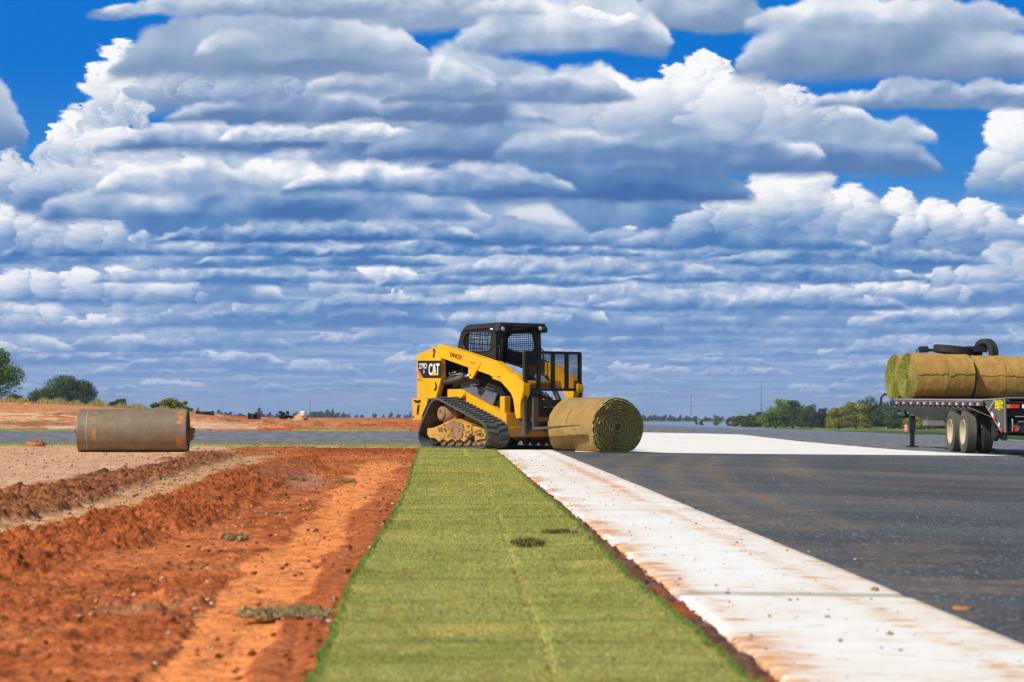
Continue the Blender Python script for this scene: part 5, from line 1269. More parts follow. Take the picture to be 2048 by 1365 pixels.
    g = TB(); g.prism([P(1965, 798), P(2010.5, 796), P(2011.5, 866), P(2004, 864), P(1993, 840), P(1974, 812)], (.03, 0, 0), .003); gus = g.build('rear_gusset', M_GALV if False else M_STEEL, root)
    g = TB()
    for a, b_ in (((1966, 800), (2010, 797)), ((1973, 812), (2004, 864)), ((2010, 798), (2011, 865))):
        p, q = Vector(P(*a)), Vector(P(*b_)); p.x -= .008; q.x -= .008; g.bar(p, q, .02, .022)
    g.build('gusset_trim', M_ALU, gus)
    g = TB(); p, q = Vector(P(1992, 801)), Vector(P(1981, 819)); p.x -= .02; q.x -= .02; g.bar(p, q, .03, .05); g.build('stake_strut', M_ALU, gus)
    for a, b_, mt in (((1985, 827), (1989, 833), M_WHITE_P), ((1989, 833), (1992, 839), M_RED_P), ((1999, 848), (2001, 852), M_WHITE_P), ((2003, 858), (2006, 864), M_RED_P)):
        g = TB(); p, q = Vector(P(*a)), Vector(P(*b_)); p.x -= .022; q.x -= .022; g.bar(p, q, .012, .07); g.build('reflective_tape', mt, gus)
    g = TB()
    for a, b_ in (((1995, 801), (1994.5, 818)), ((1998.5, 803), (1998.5, 820)), ((2002, 800), (2002, 821)), ((2006, 804), (2006, 818)), ((1994, 810), (2007, 809)), ((1995, 816), (2004, 815)), ((1999, 804), (2006, 803))):
        p, q = Vector(P(*a)), Vector(P(*b_)); p.x -= .004; q.x -= .004; g.bar(p, q, .012, .085, (1, 0, 0))
    g.build('paint_scrawl', paint('yellow_scrawl', (.80, .66, .02, 1), .6, .2), gus)
    # tail of the trailer
    yq = yE; xl = WX(2011, yq)
    t = TB(); zt_, zb_ = WZ(797, yq), WZ(866, yq)
    t.box(((TX+.04+XR)/2+.02, yq+.03, (zt_+WZ(808, yq))/2), (XR-TX-.08, .06, zt_-WZ(808, yq)), None, .006)
    t.box(((TX+.04+XR)/2+.02, yq+.10, (WZ(819, yq)+WZ(833, yq))/2), (XR-TX-.08, .05, WZ(819, yq)-WZ(833, yq)), None, .006)
    t.box(((TX+.04+XR)/2+.02, yq+.06, (WZ(846, yq)+zb_)/2), (XR-TX-.08, .08, WZ(846, yq)-zb_), None, .006)
    t.box(((TX+XR)/2, yq+.35, (zt_+zb_)/2), (XR-TX-.1, .04, zt_-zb_))
    tail = t.build('tail_frame', M_TRAIL, root)
    t = TB(); t.box(((TX+XR)/2, yq-.004, zt_+.012), (XR-TX, .03, .022)); t.build('rub_rail', M_ALU, tail)
    for a, b_, mt, nm in ((2012, 2021, M_ORANGE_P, 'marker_light'), (2022, 2039, M_RED_P, 'tail_light'), (2044, 2060, M_LENS, 'reversing_light')):
        t = TB(); t.box(((WX(a, yq)+WX(b_, yq))/2, yq-.01, WZ(813.5, yq)), (WX(b_, yq)-WX(a, yq), .05, WZ(809.5, yq)-WZ(817.5, yq)), None, .012); t.build(nm, mt, tail)
    t = TB(); t.cyl((WX(2032, yq), yq-.01, WZ(857, yq)), (WX(2032, yq), yq+.03, WZ(857, yq)), .055, n=28); ds = t.build('glad_hand_disc', M_RED_P, tail)
    t = TB(); c = Vector((WX(2032, yq), yq-.015, WZ(857, yq))); t.lathe([(.055, -.004), (.062, -.004), (.062, .004), (.055, .004)], 28, c, (0, 1, 0)); t.build('disc_ring', M_ALU, ds)
    t = TB(); t.tube([Vector((WX(px, yq), yq-.03, WZ(py, yq))) for px, py in ((2024, 838), (2024.5, 846), (2025.5, 853), (2024, 858), (2024.5, 864))], .014, 6); t.build('safety_strap', M_ALU, tail)
    for py, a, b_ in ((833.5, 2030, 2062), (843.5, 2036, 2062)):
        t = TB(); t.bar((WX(a, yq), yq-.02, WZ(py, yq)), (WX(b_, yq), yq-.02, WZ(py, yq)), .018, .018); t.build('hinge_rod', M_ALU, tail)
    return root
TRAILER = trailer()
_G = 'sod rolls loaded on the flatbed trailer'
def deckz(y): return .885+(.962-.885)*(y-45.6)/(57-45.6)
def on_deck(label, fx, fy, yawd, L, Rr, seed, seam=.5):
    a = R(yawd); c = (fx+math.cos(a)*L/2, fy+math.sin(a)*L/2)
    return sod_roll(label, (c[0], c[1], deckz(fy)+Rr*.875), a, L, Rr, Rr*1.0, Rr*1.0, seed, M_ROLL_L, False, _G, seam)
on_deck('trailer sod roll with its whole green spiral end facing left', 10.30, 54.7, 14, 1.62, .635, 2.2, .53)
on_deck('trailer sod roll half hidden behind the roll with the whole green end', 10.18, 56.0, 12, 1.60, .63, 4.1, .5)
on_deck('trailer sod roll cut off by the right edge of the photo', 12.02, 55.25, 9, 1.62, .60, 5.6, .5)
on_deck('sod roll at the back right of the load, under the spare axle', 12.0, 56.5, 9, 1.60, .60, 3.3, .5)
# spare axle and tyres lying on the load
ax = empty('spare_axle', 'black steel axle beam lying across the top of the trailer rolls', 'axle', (11.75, 56.0, 2.25))
b = MB(); b.box((-.02, 0, .0), (1.72, .12, .07), None, .008); b.box((.62, .0, .03), (.55, .14, .15), None, .01); b.build('axle_beam', M_BLK, ax)
b = MB(); x0 = WX(1847, 56)-11.75; b.box((x0, 0, .02), (.24, .22, .17), None, .03); b.tube([Vector((x0-.12, 0, .07)), Vector((x0-.17, 0, .02)), Vector((x0-.19, 0, -.08))], .012); b.build('hub_bracket', M_BLK, ax)
b = MB(); x0 = WX(1968, 56)-11.75; b.box((x0, -.02, .03), (.15, .16, .18), None, .01); b.build('end_plate', M_BLK, ax)
o = tyre_mesh(.52, .22, .30).build('truck_tyre', M_TYRE); o.rotation_euler = (R(8), R(90+6.5), 0); o.location = (WX(1906, 55.9), 55.9, 2.245)
tagp(o, 'worn black tyre lying flat on top of the rolls, tilted down to the right', 'tyre')
o = tyre_mesh(.40, .26, .24).build('truck_tyre', M_TYRE); o.rotation_euler = (0, 0, R(28)); o.location = (WX(1971, 55.9), 55.9, 2.15)
tagp(o, 'black tyre standing upright at the right end of the axle on the rolls', 'tyre')

# ================================================================ steel ground roller
def ground_roller():
    Y = 32.55; x0, x1 = WX(159, Y), WX(376, Y); c = Vector(((x0+x1)/2, Y, .333)); L = x1-x0
    root = empty('ground_roller', 'brown weathered steel water roller standing alone on the dirt at left', 'roller', c, R(3.5))
    m, nt, bs = new_mat('weathered_drum')
    p = nt.n.new('ShaderNodeTexCoord').outputs['Object']; x = nt.sep(p)[0]
    n = nt.noise(p, 4.0, 7, .7); n2 = nt.noise(p, 45.0, 4, .7); n3 = nt.noise(nt.vm('MULTIPLY', p, (1.0, 6.0, 6.0)), 5.0, 5, .6)
    col = nt.mix(nt.ss(n, .35, .65), (.255, .195, .13, 1), (.19, .14, .09, 1))
    col = nt.mix(nt.math('MULTIPLY', nt.ss(n3, .5, .7), .5), col, (.19, .14, .10, 1))
    sp = nt.ss(n2, .60, .72); col = nt.mix(nt.math('MULTIPLY', sp, .5), col, (.44, .34, .25, 1))
    band = nt.math('MAXIMUM', nt.ss(nt.math('ABSOLUTE', nt.math('SUBTRACT', x, L/2-.10)), .075, .03), nt.ss(nt.math('ABSOLUTE', nt.math('SUBTRACT', x, -L/2+.27)), .05, .02))
    rust = nt.math('MULTIPLY', band, nt.ss(nt.noise(nt.vm('ADD', p, (3, 1, 7)), 6.5, 6, .7), .50, .57))
    col = nt.mix(rust, col, (.52, .22, .05, 1))
    weld = nt.ss(nt.math('ABSOLUTE', nt.math('SUBTRACT', x, -L/2+.155)), .007, .003)
    col = nt.mix(nt.math('MULTIPLY', weld, .6), col, (.55, .48, .42, 1))
    nt.l.new(col, bs.inputs['Base Color']); bs.inputs['Roughness'].default_value = .62; bs.inputs['Metallic'].default_value = .15
    nt.l.new(nt.bump(nt.math('ADD', n2, nt.math('MULTIPLY', weld, 2.0)), .25, .006), bs.inputs['Normal'])
    Rr = .335; d = MB()
    prof = [(Rr-.03, -L/2+.03), (Rr-.012, -L/2), (Rr, -L/2+.004)]+[(Rr, -L/2+.02+(L-.04)*k/20) for k in range(21)]+[(Rr, L/2-.004), (Rr-.012, L/2), (Rr-.016, L/2-.02), (Rr-.03, L/2-.05), (.05, L/2-.05), (.05, -L/2+.03)]
    d.lathe(prof, 96, (0, 0, 0), (1, 0, 0)); drum = d.build('drum', m, root)
    rm = paint('rusted_end', (.13, .055, .03, 1), .85, .6, (.05, .03, .02, 1), scale=8)
    e = MB(); e.cyl((L/2-.045, 0, 0), (L/2-.040, 0, 0), Rr-.03, n=48); e.build('end_disc', rm, drum)
    br = MB(); br.box((L/2+.02, -.02, -.05), (.10, .14, .20), Matrix.Rotation(.15, 3, 'X'), .02); br.cyl((L/2-.05, 0, 0), (L/2+.10, 0, 0), .045, n=14); br.box((L/2+.06, -.03, -.10), (.05, .12, .10), Matrix.Rotation(.5, 3, 'Y'), .015)
    br.ball((L/2+.05, -.08, .02), .045, 1, (1, 1, .8), .25); br.build('axle_bearing', M_MUD, root)
    br = MB(); br.prism([(-L/2-.075, -.03, .0), (-L/2+.02, -.03, .03), (-L/2+.02, -.03, -.16)], (0, .05, 0), .004); br.build('drawbar_tab', rm, root)
ground_roller()

# ================================================================ trees
def leaf_material(name, a, b, c=None):
    m, nt, bs = new_mat(name)
    p = nt.n.new('ShaderNodeNewGeometry').outputs['Position']
    t = attr(nt, 'leaf_tint', 'Fac')
    col = nt.mix(t, a, b)
    n = nt.ss(nt.noise(p, .9, 4, .6), .35, .65, .75, 1.2)
    nt.l.new(nt.vm('MULTIPLY', col, nt.comb(n, n, n)), bs.inputs['Base Color']); bs.inputs['Roughness'].default_value = .65
    bs.inputs['Specular IOR Level'].default_value = .25
    tr = nt.n.new('ShaderNodeBsdfTranslucent'); nt.l.new(nt.vm('MULTIPLY', nt.vm('MULTIPLY', col, nt.comb(n, n, n)), (1.3, 1.25, .6)), tr.inputs[0])
    mx = nt.n.new('ShaderNodeMixShader'); mx.inputs[0].default_value = .38; nt.l.new(bs.outputs[0], mx.inputs[1]); nt.l.new(tr.outputs[0], mx.inputs[2])
    nt.l.new(mx.outputs[0], [q for q in nt.n if q.type == 'OUTPUT_MATERIAL'][0].inputs[0])
    return m
M_LEAF = {'dark': leaf_material('dark_leaves', (.028, .066, .015, 1), (.15, .22, .04, 1)),
          'green': leaf_material('green_leaves', (.06, .13, .017, 1), (.28, .40, .05, 1)),
          'olive': leaf_material('olive_leaves', (.05, .085, .018, 1), (.20, .22, .05, 1)),
          'yellow': leaf_material('yellow_leaves', (.13, .16, .015, 1), (.46, .42, .04, 1)),
          'grey': leaf_material('grey_leaves', (.02, .035, .022, 1), (.07, .09, .05, 1))}
M_BARK = paint('bark', (.07, .055, .045, 1), .9, .5, (.12, .10, .08, 1), scale=2)
def tree(name, label, px, pw, ptop, pbase, Y, pal, seed, nleaf=5000, leaf=.2, group=None, shape='round', gaps=.35, cat='tree', lumps=26, parent_data=None):
    rs = np.random.RandomState(seed); X = WX(px, Y); zg = zf1(X, Y); ztop = WZ(ptop, Y)
    H = ztop-zg; W = pw/F*Y
    root = empty(name, label, cat, (X, Y, zg), rs.rand()*.0, group)
    t = MB(); tr = max(.04, H*.028); th = H*(.30 if shape != 'bush' else .12)
    t.tube([Vector((0, 0, -.2)), Vector((.02*H, 0, th*.5)), Vector((0, .01*H, th)), Vector((.02*H, 0, H*.6))], [tr*1.5, tr*1.1, tr, tr*.4], 8)
    for k in range(7):
        a = k*2.4+rs.rand(); z0 = th*(.7+.5*rs.rand()); rr = W*.36*(.6+.6*rs.rand())
        t.tube([Vector((0, 0, z0)), Vector((math.cos(a)*rr*.5, math.sin(a)*rr*.5, z0+H*.16)), Vector((math.cos(a)*rr, math.sin(a)*rr, z0+H*(.28+.2*rs.rand())))], [tr*.6, tr*.35, tr*.12], 6)
    t.build('trunk', M_BARK, root)
    # lumps of foliage on an irregular envelope
    P = []; S = []
    lowz = .10 if shape in ('round', 'oak') else .0
    for k in range(lumps):
        for _ in range(40):
            u = rs.uniform(-1, 1); v = rs.uniform(-1, 1); w = rs.rand()
            env = {'round': (1-abs(2*w-.9)**2.2)**.5 if abs(2*w-.9) < 1 else 0, 'oak': math.sqrt(max(0, 1-(w*.98)**2.3)), 'bush': math.sqrt(max(0, 1-w**2)), 'wall': (1-max(0, w-.35)**2*2.0)**.5 if w < .99 else 0.2, 'tall': (math.sin(min(1, w+.12)*math.pi))**.6 if w < .88 else .35}[shape]
            if u*u+v*v < env*env: break
        rr = W*.5*rs.uniform(.20, .36)*(1.0 if shape != 'tall' else .9)
        rr = min(rr, H*.26)
        P.append((u*(W*.5-rr*.7), v*(W*.42-rr*.6), max(rr*.6, H*lowz+w*(H*(1-lowz)-rr*.8)))); S.append(rr)
    P = np.array(P); S = np.array(S); pr = S**2/np.sum(S**2); idx = rs.choice(lumps, nleaf, p=pr)
    d = rs.randn(nleaf, 3); d /= np.linalg.norm(d, axis=1)[:, None]; rad = rs.rand(nleaf)**.35
    C = P[idx]+d*(S[idx]*rad)[:, None]*np.array([1.1, 1.0, .78])
    # carve gaps with noise
    g = perlin(C[:, 0]*2.2/W*3+seed, C[:, 2]*2.2/W*3) + perlin(C[:, 0]*7/W*3, C[:, 2]*7/W*3+seed)*.6
    keep = (g > -gaps*1.6) & (C[:, 2] > H*.03); C = C[keep]; d = d[keep]; n = len(C)
    nrm = d+rs.randn(n, 3)*.65; nrm /= np.linalg.norm(nrm, axis=1)[:, None]
    a = np.cross(nrm, rs.randn(n, 3)); a /= np.linalg.norm(a, axis=1)[:, None]; b = np.cross(nrm, a)
    sz = leaf*(.5+.8*rs.rand(n))[:, None]
    co = np.stack([C-a*sz, C-b*sz*.55, C+a*sz, C+b*sz*.55], 1).reshape(-1, 3)
    tint = np.clip(.45+.35*rs.randn(n)*.6+.35*perlin(C[:, 0]*3/W*2, C[:, 2]*3/W*2+9), 0, 1)
    o = mesh_np('crown', co, np.arange(4*n).reshape(-1, 4), {'leaf_tint': np.repeat(tint, 4)}, smooth=False, mat=M_LEAF[pal]); o.parent = root
    return root
tree('tree', 'tall bright green tree cut off by the left edge of the photo', -32, 172, 664, 812, 240, 'green', 3, 20000, .13, shape='round', lumps=60)
tree('oak_tree', 'broad dark domed oak alone on the left skyline', 128, 148, 748, 808, 430, 'dark', 5, 26000, .19, shape='oak', lumps=60, gaps=.42)
tree('tree', 'low dark green tree between the edge tree and the domed oak', 30, 36, 783, 803, 400, 'dark', 6, 2500, .15, shape='oak')
tree('shrub', 'pale green shrub touching the right foot of the domed oak', 201, 17, 798, 814, 300, 'green', 7, 900, .10, shape='bush', cat='shrub')
tree('tree', 'small round dark tree standing clear right of the domed oak', 236, 40, 792, 820, 380, 'dark', 8, 4200, .13, shape='oak', lumps=16)
tree('sapling', 'thin feathery grey green sapling above the steel roller', 315, 34, 793, 828, 240, 'olive', 9, 2200, .08, shape='tall', lumps=12, cat='tree')
tree('shrub', 'low faint shrub left of the feathery sapling', 290, 26, 810, 823, 300, 'grey', 10, 600, .10, shape='bush', cat='shrub')
tree('tree', 'yellow green bushy tree above the right end of the steel roller', 343, 66, 794, 834, 240, 'yellow', 11, 9000, .09, shape='wall', lumps=34)
tree('tree', 'small yellow green tree touching the right of the bushy one', 371, 30, 800, 834, 250, 'yellow', 12, 3600, .09, shape='wall', lumps=16)
_RG = 'trees beyond the right side of the runway'
for i, (px, pw, top, Y, pal, sh, lab) in enumerate([
    (1492, 50, 829, 470, 'olive', 'oak', 'low olive tree at the left end of the wood right of the runway'),
    (1520, 44, 824, 480, 'dark', 'oak', 'low dark tree second from the left in the wood'),
    (1551, 48, 797, 450, 'green', 'round', 'light green tree with the first tall top of the wood'),
    (1586, 50, 800, 460, 'dark', 'round', 'dark green tree right of the light green tall one'),
    (1622, 44, 804, 455, 'dark', 'round', 'dark tree with an open ragged top mid wood'),
    (1648, 40, 816, 450, 'grey', 'round', 'grey green tree in the dip of the wood'),
    (1678, 46, 812, 420, 'yellow', 'oak', 'yellow green tree right of the dip in the wood'),
    (1712, 54, 803, 425, 'yellow', 'round', 'large yellow green tree left of the trailer pipe'),
    (1740, 52, 792, 450, 'dark', 'round', 'tallest dark tree behind the large yellow green one'),
    (1776, 56, 792, 455, 'dark', 'round', 'dark tree directly behind the front end of the trailer'),
    (1800, 46, 818, 410, 'dark', 'oak', 'low dark tree seen behind the trailer leg'),
    (1836, 46, 826, 400, 'yellow', 'oak', 'yellow tree seen under the trailer deck right of the leg'),
    (1872, 46, 824, 410, 'green', 'oak', 'green tree seen under the trailer left of its wheels'),
    (1915, 50, 822, 410, 'olive', 'oak', 'olive tree hidden behind the trailer wheels'),
    (1960, 50, 820, 410, 'dark', 'oak', 'dark tree hidden behind the rear trailer wheels'),
    (2010, 54, 822, 410, 'green', 'oak', 'green tree behind the rear end of the trailer'),
    (2055, 54, 820, 410, 'dark', 'oak', 'dark tree at the right edge behind the trailer')]):
    tree('tree', lab, px, pw*1.42, top-2, 860, Y, pal, 30+i, 8500, .17, _RG, 'oak' if sh == 'oak' else 'wall', lumps=42, gaps=.5)
for i, (px, pw, top, Y, sh, lab) in enumerate([(1432, 30, 828, 560, 'bush', 'round light green bush far off left of the runway wood'), (1402, 12, 837, 560, 'bush', 'tiny dark green bush left of the round light green bush'), (1392, 8, 838, 560, 'bush', 'tiniest dark green bush on the far runway edge'), (1456, 12, 834, 560, 'bush', 'small green bush just left of the runway wood')]):
    tree('shrub', lab, px, pw, top, 846, Y, 'green' if i == 0 else 'dark', 60+i, 1200, .14, None, sh, cat='shrub', lumps=10)
# hazy skyline: individual small trees, a few kinds copied
_HG = 'blue grey trees on the far horizon'
_hl = 'small blue grey tree in the hazy row on the far horizon'
protos = [tree('distant_tree', _hl, 100+k*30, 26, 820, 838, 1500, 'grey', 80+k, 1000, .55, _HG, sh, lumps=12) for k, sh in enumerate(('oak', 'round', 'tall', 'oak'))]
rs = np.random.RandomState(12)
spots = []
for a, b, n, h in ((383, 470, 7, 17), (470, 560, 9, 11), (560, 690, 16, 13), (1284, 1400, 15, 12), (1405, 1490, 7, 9)):
    for k in range(n): spots.append((a+(b-a)*(k+.5*rs.rand())/n, h*rs.uniform(.75, 1.25), rs.uniform(14, 24)))
spots += [(397, 24, 14), (516, 25, 22), (632, 16, 18), (641, 20, 16), (656, 19, 20), (664, 22, 12), (675, 12, 12), (690, 12, 12), (699, 10, 10), (712, 9, 12), (725, 9, 12), (749, 13, 11), (768, 9, 9), (781, 14, 13), (798, 10, 14), (812, 10, 12), (822, 14, 9), (850, 13, 16), (880, 12, 18)]
first = [True]*4
for i, (px, h, w) in enumerate(spots):
    k = i % 4; src = protos[k]; Y = 1500+rs.uniform(-120, 250)
    if first[k]: r = src; first[k] = False; r['_h'] = 0; del r['_h']; chs = None
    else:
        r = src.copy(); COL.objects.link(r)
        for chd in list(src.children): c = chd.copy(); COL.objects.link(c); c.parent = r
    X = WX(px, Y); r.location = (X, Y, zf1(X, Y))
    H0 = 18/F*1500+ (0); s = (h+ (HOR+18-838))/18*Y/1500; r.scale = (w/26*Y/1500, w/26*Y/1500, s*(1 if True else 1))
    r.rotation_euler = (0, 0, 0)

# masts
def mast(label, px, top, Y, w=.5):
    X = WX(px, Y); z0 = zf1(X, Y); z1_ = WZ(top, Y); m = MB(); h = z1_-z0
    for k in range(3):
        a = k*2.094; m.cyl((math.cos(a)*w, math.sin(a)*w, -1), (math.cos(a)*w*.5, math.sin(a)*w*.5, h), .10, .08, 6)
    n = int(h/3)
    for j in range(n):
        f0, f1 = j/n, (j+1)/n
        for k in range(3):
            a = k*2.094; b = (k+1)*2.094; r0 = w*(1-.5*f0); r1 = w*(1-.5*f1)
            m.cyl((math.cos(a)*r0, math.sin(a)*r0, h*f0), (math.cos(b)*r1, math.sin(b)*r1, h*f1), .05, n=4)
    o = m.build('radio_mast', M_GALV); o.location = (X, Y, z0); tagp(o, label, 'mast')
mast('tall thin lattice mast right of centre, rising above the round bush', 1522, 760, 1300); mast('faint thin mast on the skyline between the loader roll and the round bush', 1382, 788, 1400); mast('faint thin mast on the skyline left of the loader', 620, 800, 1400)

# silt fences, stake, dirt heap on the bank crest
M_FAB = paint('black_fabric', (.014, .015, .018, 1), .8, .3, (.05, .05, .05, 1))
M_STAKE = paint('grey_stake', (.30, .27, .24, 1), .8, .3)
def silt_fence(label, a, b, top, bot, seed):
    Y = 101.0; x0, x1 = WX(a, Y), WX(b, Y); z0 = WZ(bot, Y)-.15; z1_ = WZ(top, Y); root = empty('silt_fence', label, 'silt fence', ((x0+x1)/2, Y, z0)); n = 24
    xs = np.linspace(x0, x1, n)-(x0+x1)/2; m = MB(); f = []
    sag = .05*np.sin(np.linspace(0, math.pi, n)); wv = .05*np.sin(np.linspace(0, 9+seed, n))
    for i in range(n-1):
        m.prism([(xs[i], wv[i], 0), (xs[i+1], wv[i+1], 0), (xs[i+1], wv[i+1], z1_-z0-sag[i+1]), (xs[i], wv[i], z1_-z0-sag[i])], (0, .012, 0))
    m.build('fabric', M_FAB, root)
    for e in (0, n//2, n-1):
        s = MB(); s.bar((xs[e], wv[e]+.03, -.1), (xs[e], wv[e]+.03, z1_-z0+.04), .03); s.build('stake', M_STAKE, root)
silt_fence('wider black silt fence panel right of the steel roller', 392, 428, 822, 838, 1); silt_fence('narrower black silt fence panel, halfway between roller and loader', 496, 521, 826, 838, 2)
Y = 101.0
m = MB(); x0 = WX(563, Y); zc = WZ(836, Y)
for k in range(26): m.ball((random.uniform(-.25, .32), random.uniform(-.15, .15), random.uniform(0, .10)+(.16 if random.random() < .25 else 0)*1), random.uniform(.05, .12), 1, (1.2, 1, .8), .3)
o = m.build('fabric_heap', M_FAB); o.location = (x0+.15, Y, zc); tagp(o, 'crumpled heap of black fabric on the earth bank left of the orange mound', 'fabric')
m = MB(); m.bar((0, 0, -.1), (.12, 0, .52), .022); o = m.build('survey_stake', M_STAKE); o.location = (WX(441, Y), Y, WZ(826, Y)); tagp(o, 'thin leaning survey stake right of the wider silt fence', 'stake')
def heap(name, label, a, b, top, bot, mat, seed, n=90, cat='dirt heap', Yh=101.0):
    x0, x1 = WX(a, Yh), WX(b, Yh); h = WZ(top, Yh)-WZ(bot, Yh); rs = random.Random(seed); m = MB(); W = (x1-x0)/2
    m.ball((0, 0, 0), 1, 3, (W, W*.8, h*.8), .05)
    for k in range(n):
        u = rs.uniform(-1, 1); v = rs.uniform(-.8, .8); z = h*max(0, 1-u*u-v*v)**.5*rs.uniform(.7, 1.0)
        m.ball((u*W*.95, v*W*.8, z*.92), rs.uniform(.05, .16)*W, 1, (1.2, 1, .8), .25)
    o = m.build(name, mat); o.location = ((x0+x1)/2, Yh, WZ(bot, Yh)-.02); return tagp(o, label, cat)
M_CLAY = paint('clay_lump', (.44, .19, .07, 1), .95, .5, (.22, .10, .05, 1), scale=6, spec=.05)
M_CLAYT = paint('pale_clay', (.60, .36, .19, 1), .95, .5, (.30, .17, .09, 1), scale=6, spec=.05)
heap('dirt_heap', 'orange and white mound on the bank left of the loader', 588, 616, 823, 841, M_CLAYT, 4)
heap('dirt_heap', 'low grassy orange mound right of the wider silt fence', 428, 452, 827, 838, M_CLAYT, 5)
heap('dirt_heap', 'small fresh orange heap on the verge left of the steel roller', 52, 90, 878, 888, M_CLAY, 6, Yh=37.6)
m = MB()
for k in range(8): m.ball((random.uniform(-.08, .08), random.uniform(-.05, .05), k*.022), random.uniform(.06, .09), 2, (1, 1, .8), .15)
o = m.build('white_sack', M_WHITE_P); o.location = (WX(608, 101), 100.6, WZ(831, 101)); tagp(o, 'white sack on top of the orange and white mound', 'sack')
# traffic barrel by the runway wood
gx, gy = on_ground(1813, 864)
bt = empty('traffic_barrel', 'orange and white traffic barrel in the grass behind the trailer leg', 'traffic barrel', (gx, gy, zf1(gx, gy)-.03))
hb = 16/F*gy; m = MB()
m.lathe([(.05*hb, 0), (.30*hb, 0), (.30*hb, .06*hb), (.26*hb, .07*hb), (.22*hb, .95*hb), (.19*hb, hb), (.05*hb, hb)], 24, (0, 0, 0), (0, 0, 1)); m.build('body', paint('faded_orange', (.50, .12, .04, 1), .6, .5), bt)
for f in (.30, .62):
    m = MB(); r = (.26-.04*f)*hb+.008; m.lathe([(r, f*hb), (r, (f+.13)*hb), (r-.02, (f+.13)*hb), (r-.02, f*hb)], 24, (0, 0, 0), (0, 0, 1)); m.build('white_band', M_WHITE_P, bt)

# ================================================================ loose things on the ground
def clod(label, px, py, r, mat, seed, flat=.6, name='soil_clod', cat='soil clod', lift=.0):
    X, Y = on_ground(px, py, lift); rs = random.Random(seed); m = MB()
    for k in range(7): m.ball((rs.uniform(-.5, .5)*r, rs.uniform(-.5, .5)*r, rs.uniform(.1, .5)*r*flat), r*rs.uniform(.45, .8), 2, (1.1, 1, flat), .30)
    o = m.build(name, mat); o.location = (X, Y, zf1(X, Y)+lift); tagp(o, label, cat)
clod('round tan clod on the concrete strip just above its dirty joint', 1749, 1182, .014, M_MUD, 1, .9, lift=.015)
clod('tan clod on the asphalt beside the lower concrete edge', 1711, 1122, .010, M_CLAYT, 2, .9); clod('rust coloured clod on the asphalt, nearer the loader', 1587, 1049, .012, M_CLAY, 3)
clod('flat bright orange clod on the asphalt at the right edge', 1925, 1222, .030, M_CLAY, 4, .45); clod('tan clod at the end of an orange smear on the concrete', 1780, 1270, .010, M_MUD, 5, .7, lift=.015)
clod('small grey clod on the concrete below the dirty joint', 1655, 1235, .008, M_GALV, 6, .7, lift=.015)
clod('small dark clod on the concrete above the joint', 1455, 1186, .008, M_MUD, 7, .7, lift=.015)
def scrap(label, px, py, w, mat_cols, seed, n=500, h=.035, name='sod_scrap', lift=0.0, dy=.10):
    X, Y = on_ground(px, py, lift); rs_ = np.random.RandomState(seed); W = w/F*Y
    root = empty(name, label, 'sod scrap', (X, Y, zf1(X, Y)+lift)); m = MB(); rr = random.Random(seed)
    k = max(6, int(W/h*2.2))
    for i in range(k): u = (i+.5)/k-.5; m.ball((u*W*.9+rr.uniform(-h, h), rr.uniform(-dy, dy)*.7, rr.uniform(-.2, .35)*h), h*rr.uniform(.42, .72), 2, (1.6, 1.3, .7), .30)
    m.build('root_soil', M_MUD, root)
    xb = np.clip(rs_.randn(n)*.27, -.55, .6)*W; yb = rs_.randn(n)*dy*.6+.3*dy*np.sin(xb/W*9); c = mat_cols[rs_.randint(0, len(mat_cols), n)]*(.6+.7*rs_.rand(n))[:, None]
    P = np.stack([xb, yb, rs_.rand(n)*h*.5], -1); d = rs_.randn(n, 3); d[:, 2] = np.abs(d[:, 2])*.7+.2; d /= np.linalg.norm(d, axis=1)[:, None]; q = np.cross(d, rs_.randn(n, 3)); q /= np.linalg.norm(q, axis=1)[:, None]
    co = np.stack([P-q*.0022, P+q*.0022, P+d*(h*(.4+.9*rs_.rand(n)))[:, None]], 1).reshape(-1, 3)
    o = mesh_np('grass_tuft', co, np.arange(3*n).reshape(-1, 3), {'turf_colour': np.repeat(c, 3, axis=0)}, smooth=False, mat=M_TURF); o.parent = root
_dry = np.array([lin(176, 158, 116), lin(150, 138, 92), lin(128, 126, 76), lin(204, 186, 144), lin(120, 92, 60)]); _drk = np.array([lin(104, 80, 54), lin(140, 116, 76), lin(74, 58, 40), lin(130, 130, 66)])
scrap('long dry scrap of sod lying across the pale wheel lane', 568, 1232, 160, _dry, 1, 2600, .026)
scrap('short dry grass scrap on the orange dirt beside the pale lane', 470, 1078, 42, _dry, 2, 900, .028); scrap('flat green tuft on the dirt in the upper rutted patch', 582, 962, 44, np.array([lin(110, 124, 50), lin(130, 120, 70)]), 3, 700, .032)
scrap('thin grass scrap at the top of the pale wheel lane', 688, 963, 34, _dry, 4, 600, .03); scrap('torn dark brown clump lying on top of the grass strip', 1055, 1090, 56, _drk, 5, 1300, .030, lift=.030)
scrap('small green clump near the right edge of the grass strip', 1118, 1066, 60, np.array([lin(100, 112, 40), lin(84, 84, 40)]), 6, 1100, .016, lift=.030)
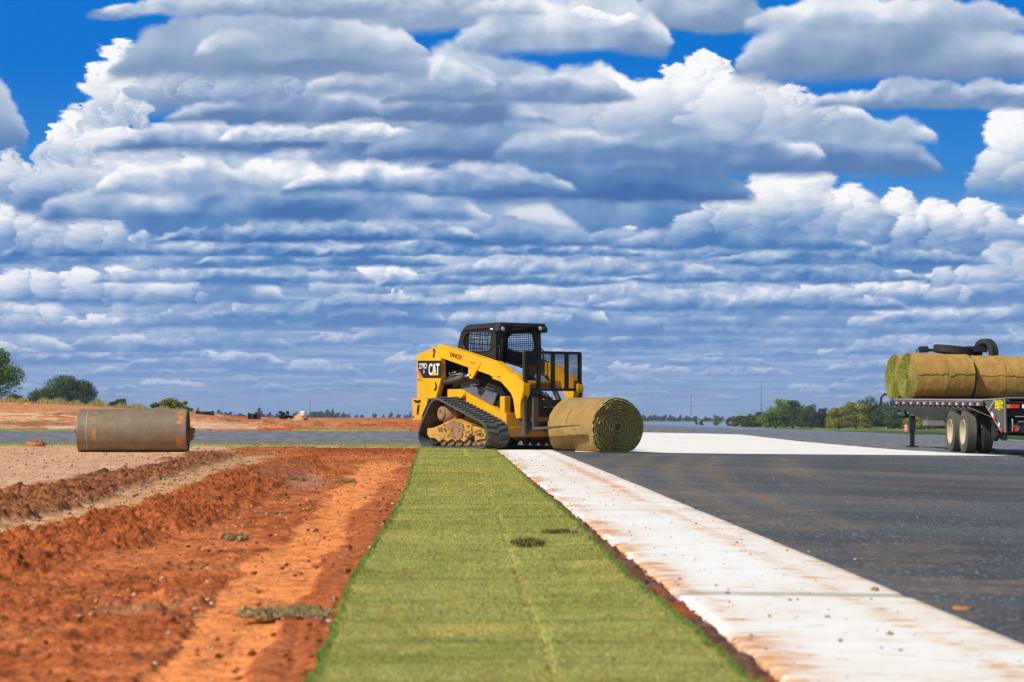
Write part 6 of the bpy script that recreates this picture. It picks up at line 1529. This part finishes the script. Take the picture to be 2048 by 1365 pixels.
# scattered crumbs and pebbles
def crumbs():
    rs = np.random.RandomState(21); base = []
    bm = bmesh.new(); bmesh.ops.create_icosphere(bm, subdivisions=1, radius=1.0); V = np.array([v.co[:] for v in bm.verts]); Fc = np.array([[v.index for v in f.verts] for f in bm.faces]); bm.free()
    def put(name, X, Y, r, cols, lift):
        n = len(X); co = V[None]*(1+.28*rs.randn(n, len(V), 1))*(r[:, None, None])*np.array([1.1, 1.0, .7]); co += np.stack([X, Y, zf(X, Y)+lift+r*.25], -1)[:, None, :]
        fa = (Fc[None]+(np.arange(n)*len(V))[:, None, None]).reshape(-1, 3); c = cols[rs.randint(0, len(cols), n)]*(.7+.5*rs.rand(n))[:, None]
        o = mesh_np(name, co.reshape(-1, 3), fa, {'soil_colour': np.repeat(c, len(V), axis=0)}, smooth=False, mat=M_SOIL); o['kind'] = 'stuff'
    n = 3000; Y = 4.2+rs.rand(n)**1.3*33; X = (-.27*Y-.3)+(sod_l(Y)+.0-(-.27*Y-.3))*rs.rand(n)
    r = .002+.009*rs.rand(n)**4+.00022*Y
    put('loose_soil', X, Y, r, np.array([lin(176, 110, 66), lin(140, 82, 50), lin(120, 78, 50), lin(206, 156, 112)]), .006)
    n = 130; Y = 4.2+rs.rand(n)**1.2*22; X = (-.20*Y)+(sod_l(Y)-(-.20*Y))*rs.rand(n)**.6; put('pebbles', X, Y, .002+.004*rs.rand(n)**2+.0002*Y, np.array([lin(226, 214, 206), lin(190, 176, 170)]), .012)
    n = 300; Y = 4.6+rs.rand(n)**1.2*26; X = conc_l(Y)+(conc_r(Y)-conc_l(Y))*rs.rand(n)**1.3; put('crumbs', X, Y, .0015+.004*rs.rand(n)**4+.00012*Y, np.array([lin(110, 70, 44), lin(80, 60, 46), lin(170, 86, 44)]), .016)
    n = 900; Y = 4.6+rs.rand(n)*28; X = sod_r(Y)+(conc_l(Y)-sod_r(Y))*rs.rand(n); put('loose_soil', X, Y, .002+.007*rs.rand(n)**3+.0002*Y, np.array([lin(104, 80, 66), lin(176, 88, 44), lin(80, 62, 54)]), .004)
    n = 260; Y = 6+rs.rand(n)*38; X = conc_r(Y)+rs.rand(n)**1.5*(.24*Y); put('crumbs', X, Y, .0015+.003*rs.rand(n)**3+.0001*Y, np.array([lin(170, 90, 50), lin(150, 130, 110), lin(200, 200, 200)]), .006)
crumbs()

# ================================================================ air
def haze():
    m = bpy.data.materials.new('haze_air'); m.use_nodes = True; nt = NT(m.node_tree)
    for n in list(nt.n):
        if n.type == 'BSDF_PRINCIPLED': nt.n.remove(n)
    pv = nt.n.new('ShaderNodeVolumePrincipled'); pv.inputs['Color'].default_value = (.55, .72, 1.0, 1); pv.inputs['Density'].default_value = HAZE_D; pv.inputs['Anisotropy'].default_value = 0.0
    nt.l.new(pv.outputs[0], [n for n in nt.n if n.type == 'OUTPUT_MATERIAL'][0].inputs['Volume'])
    b = MB(); b.box((0, 0, 4.0), (12200, 12200, 64)); o = b.build('haze', m); o['kind'] = 'stuff'
HAZE_D = .00016
haze()
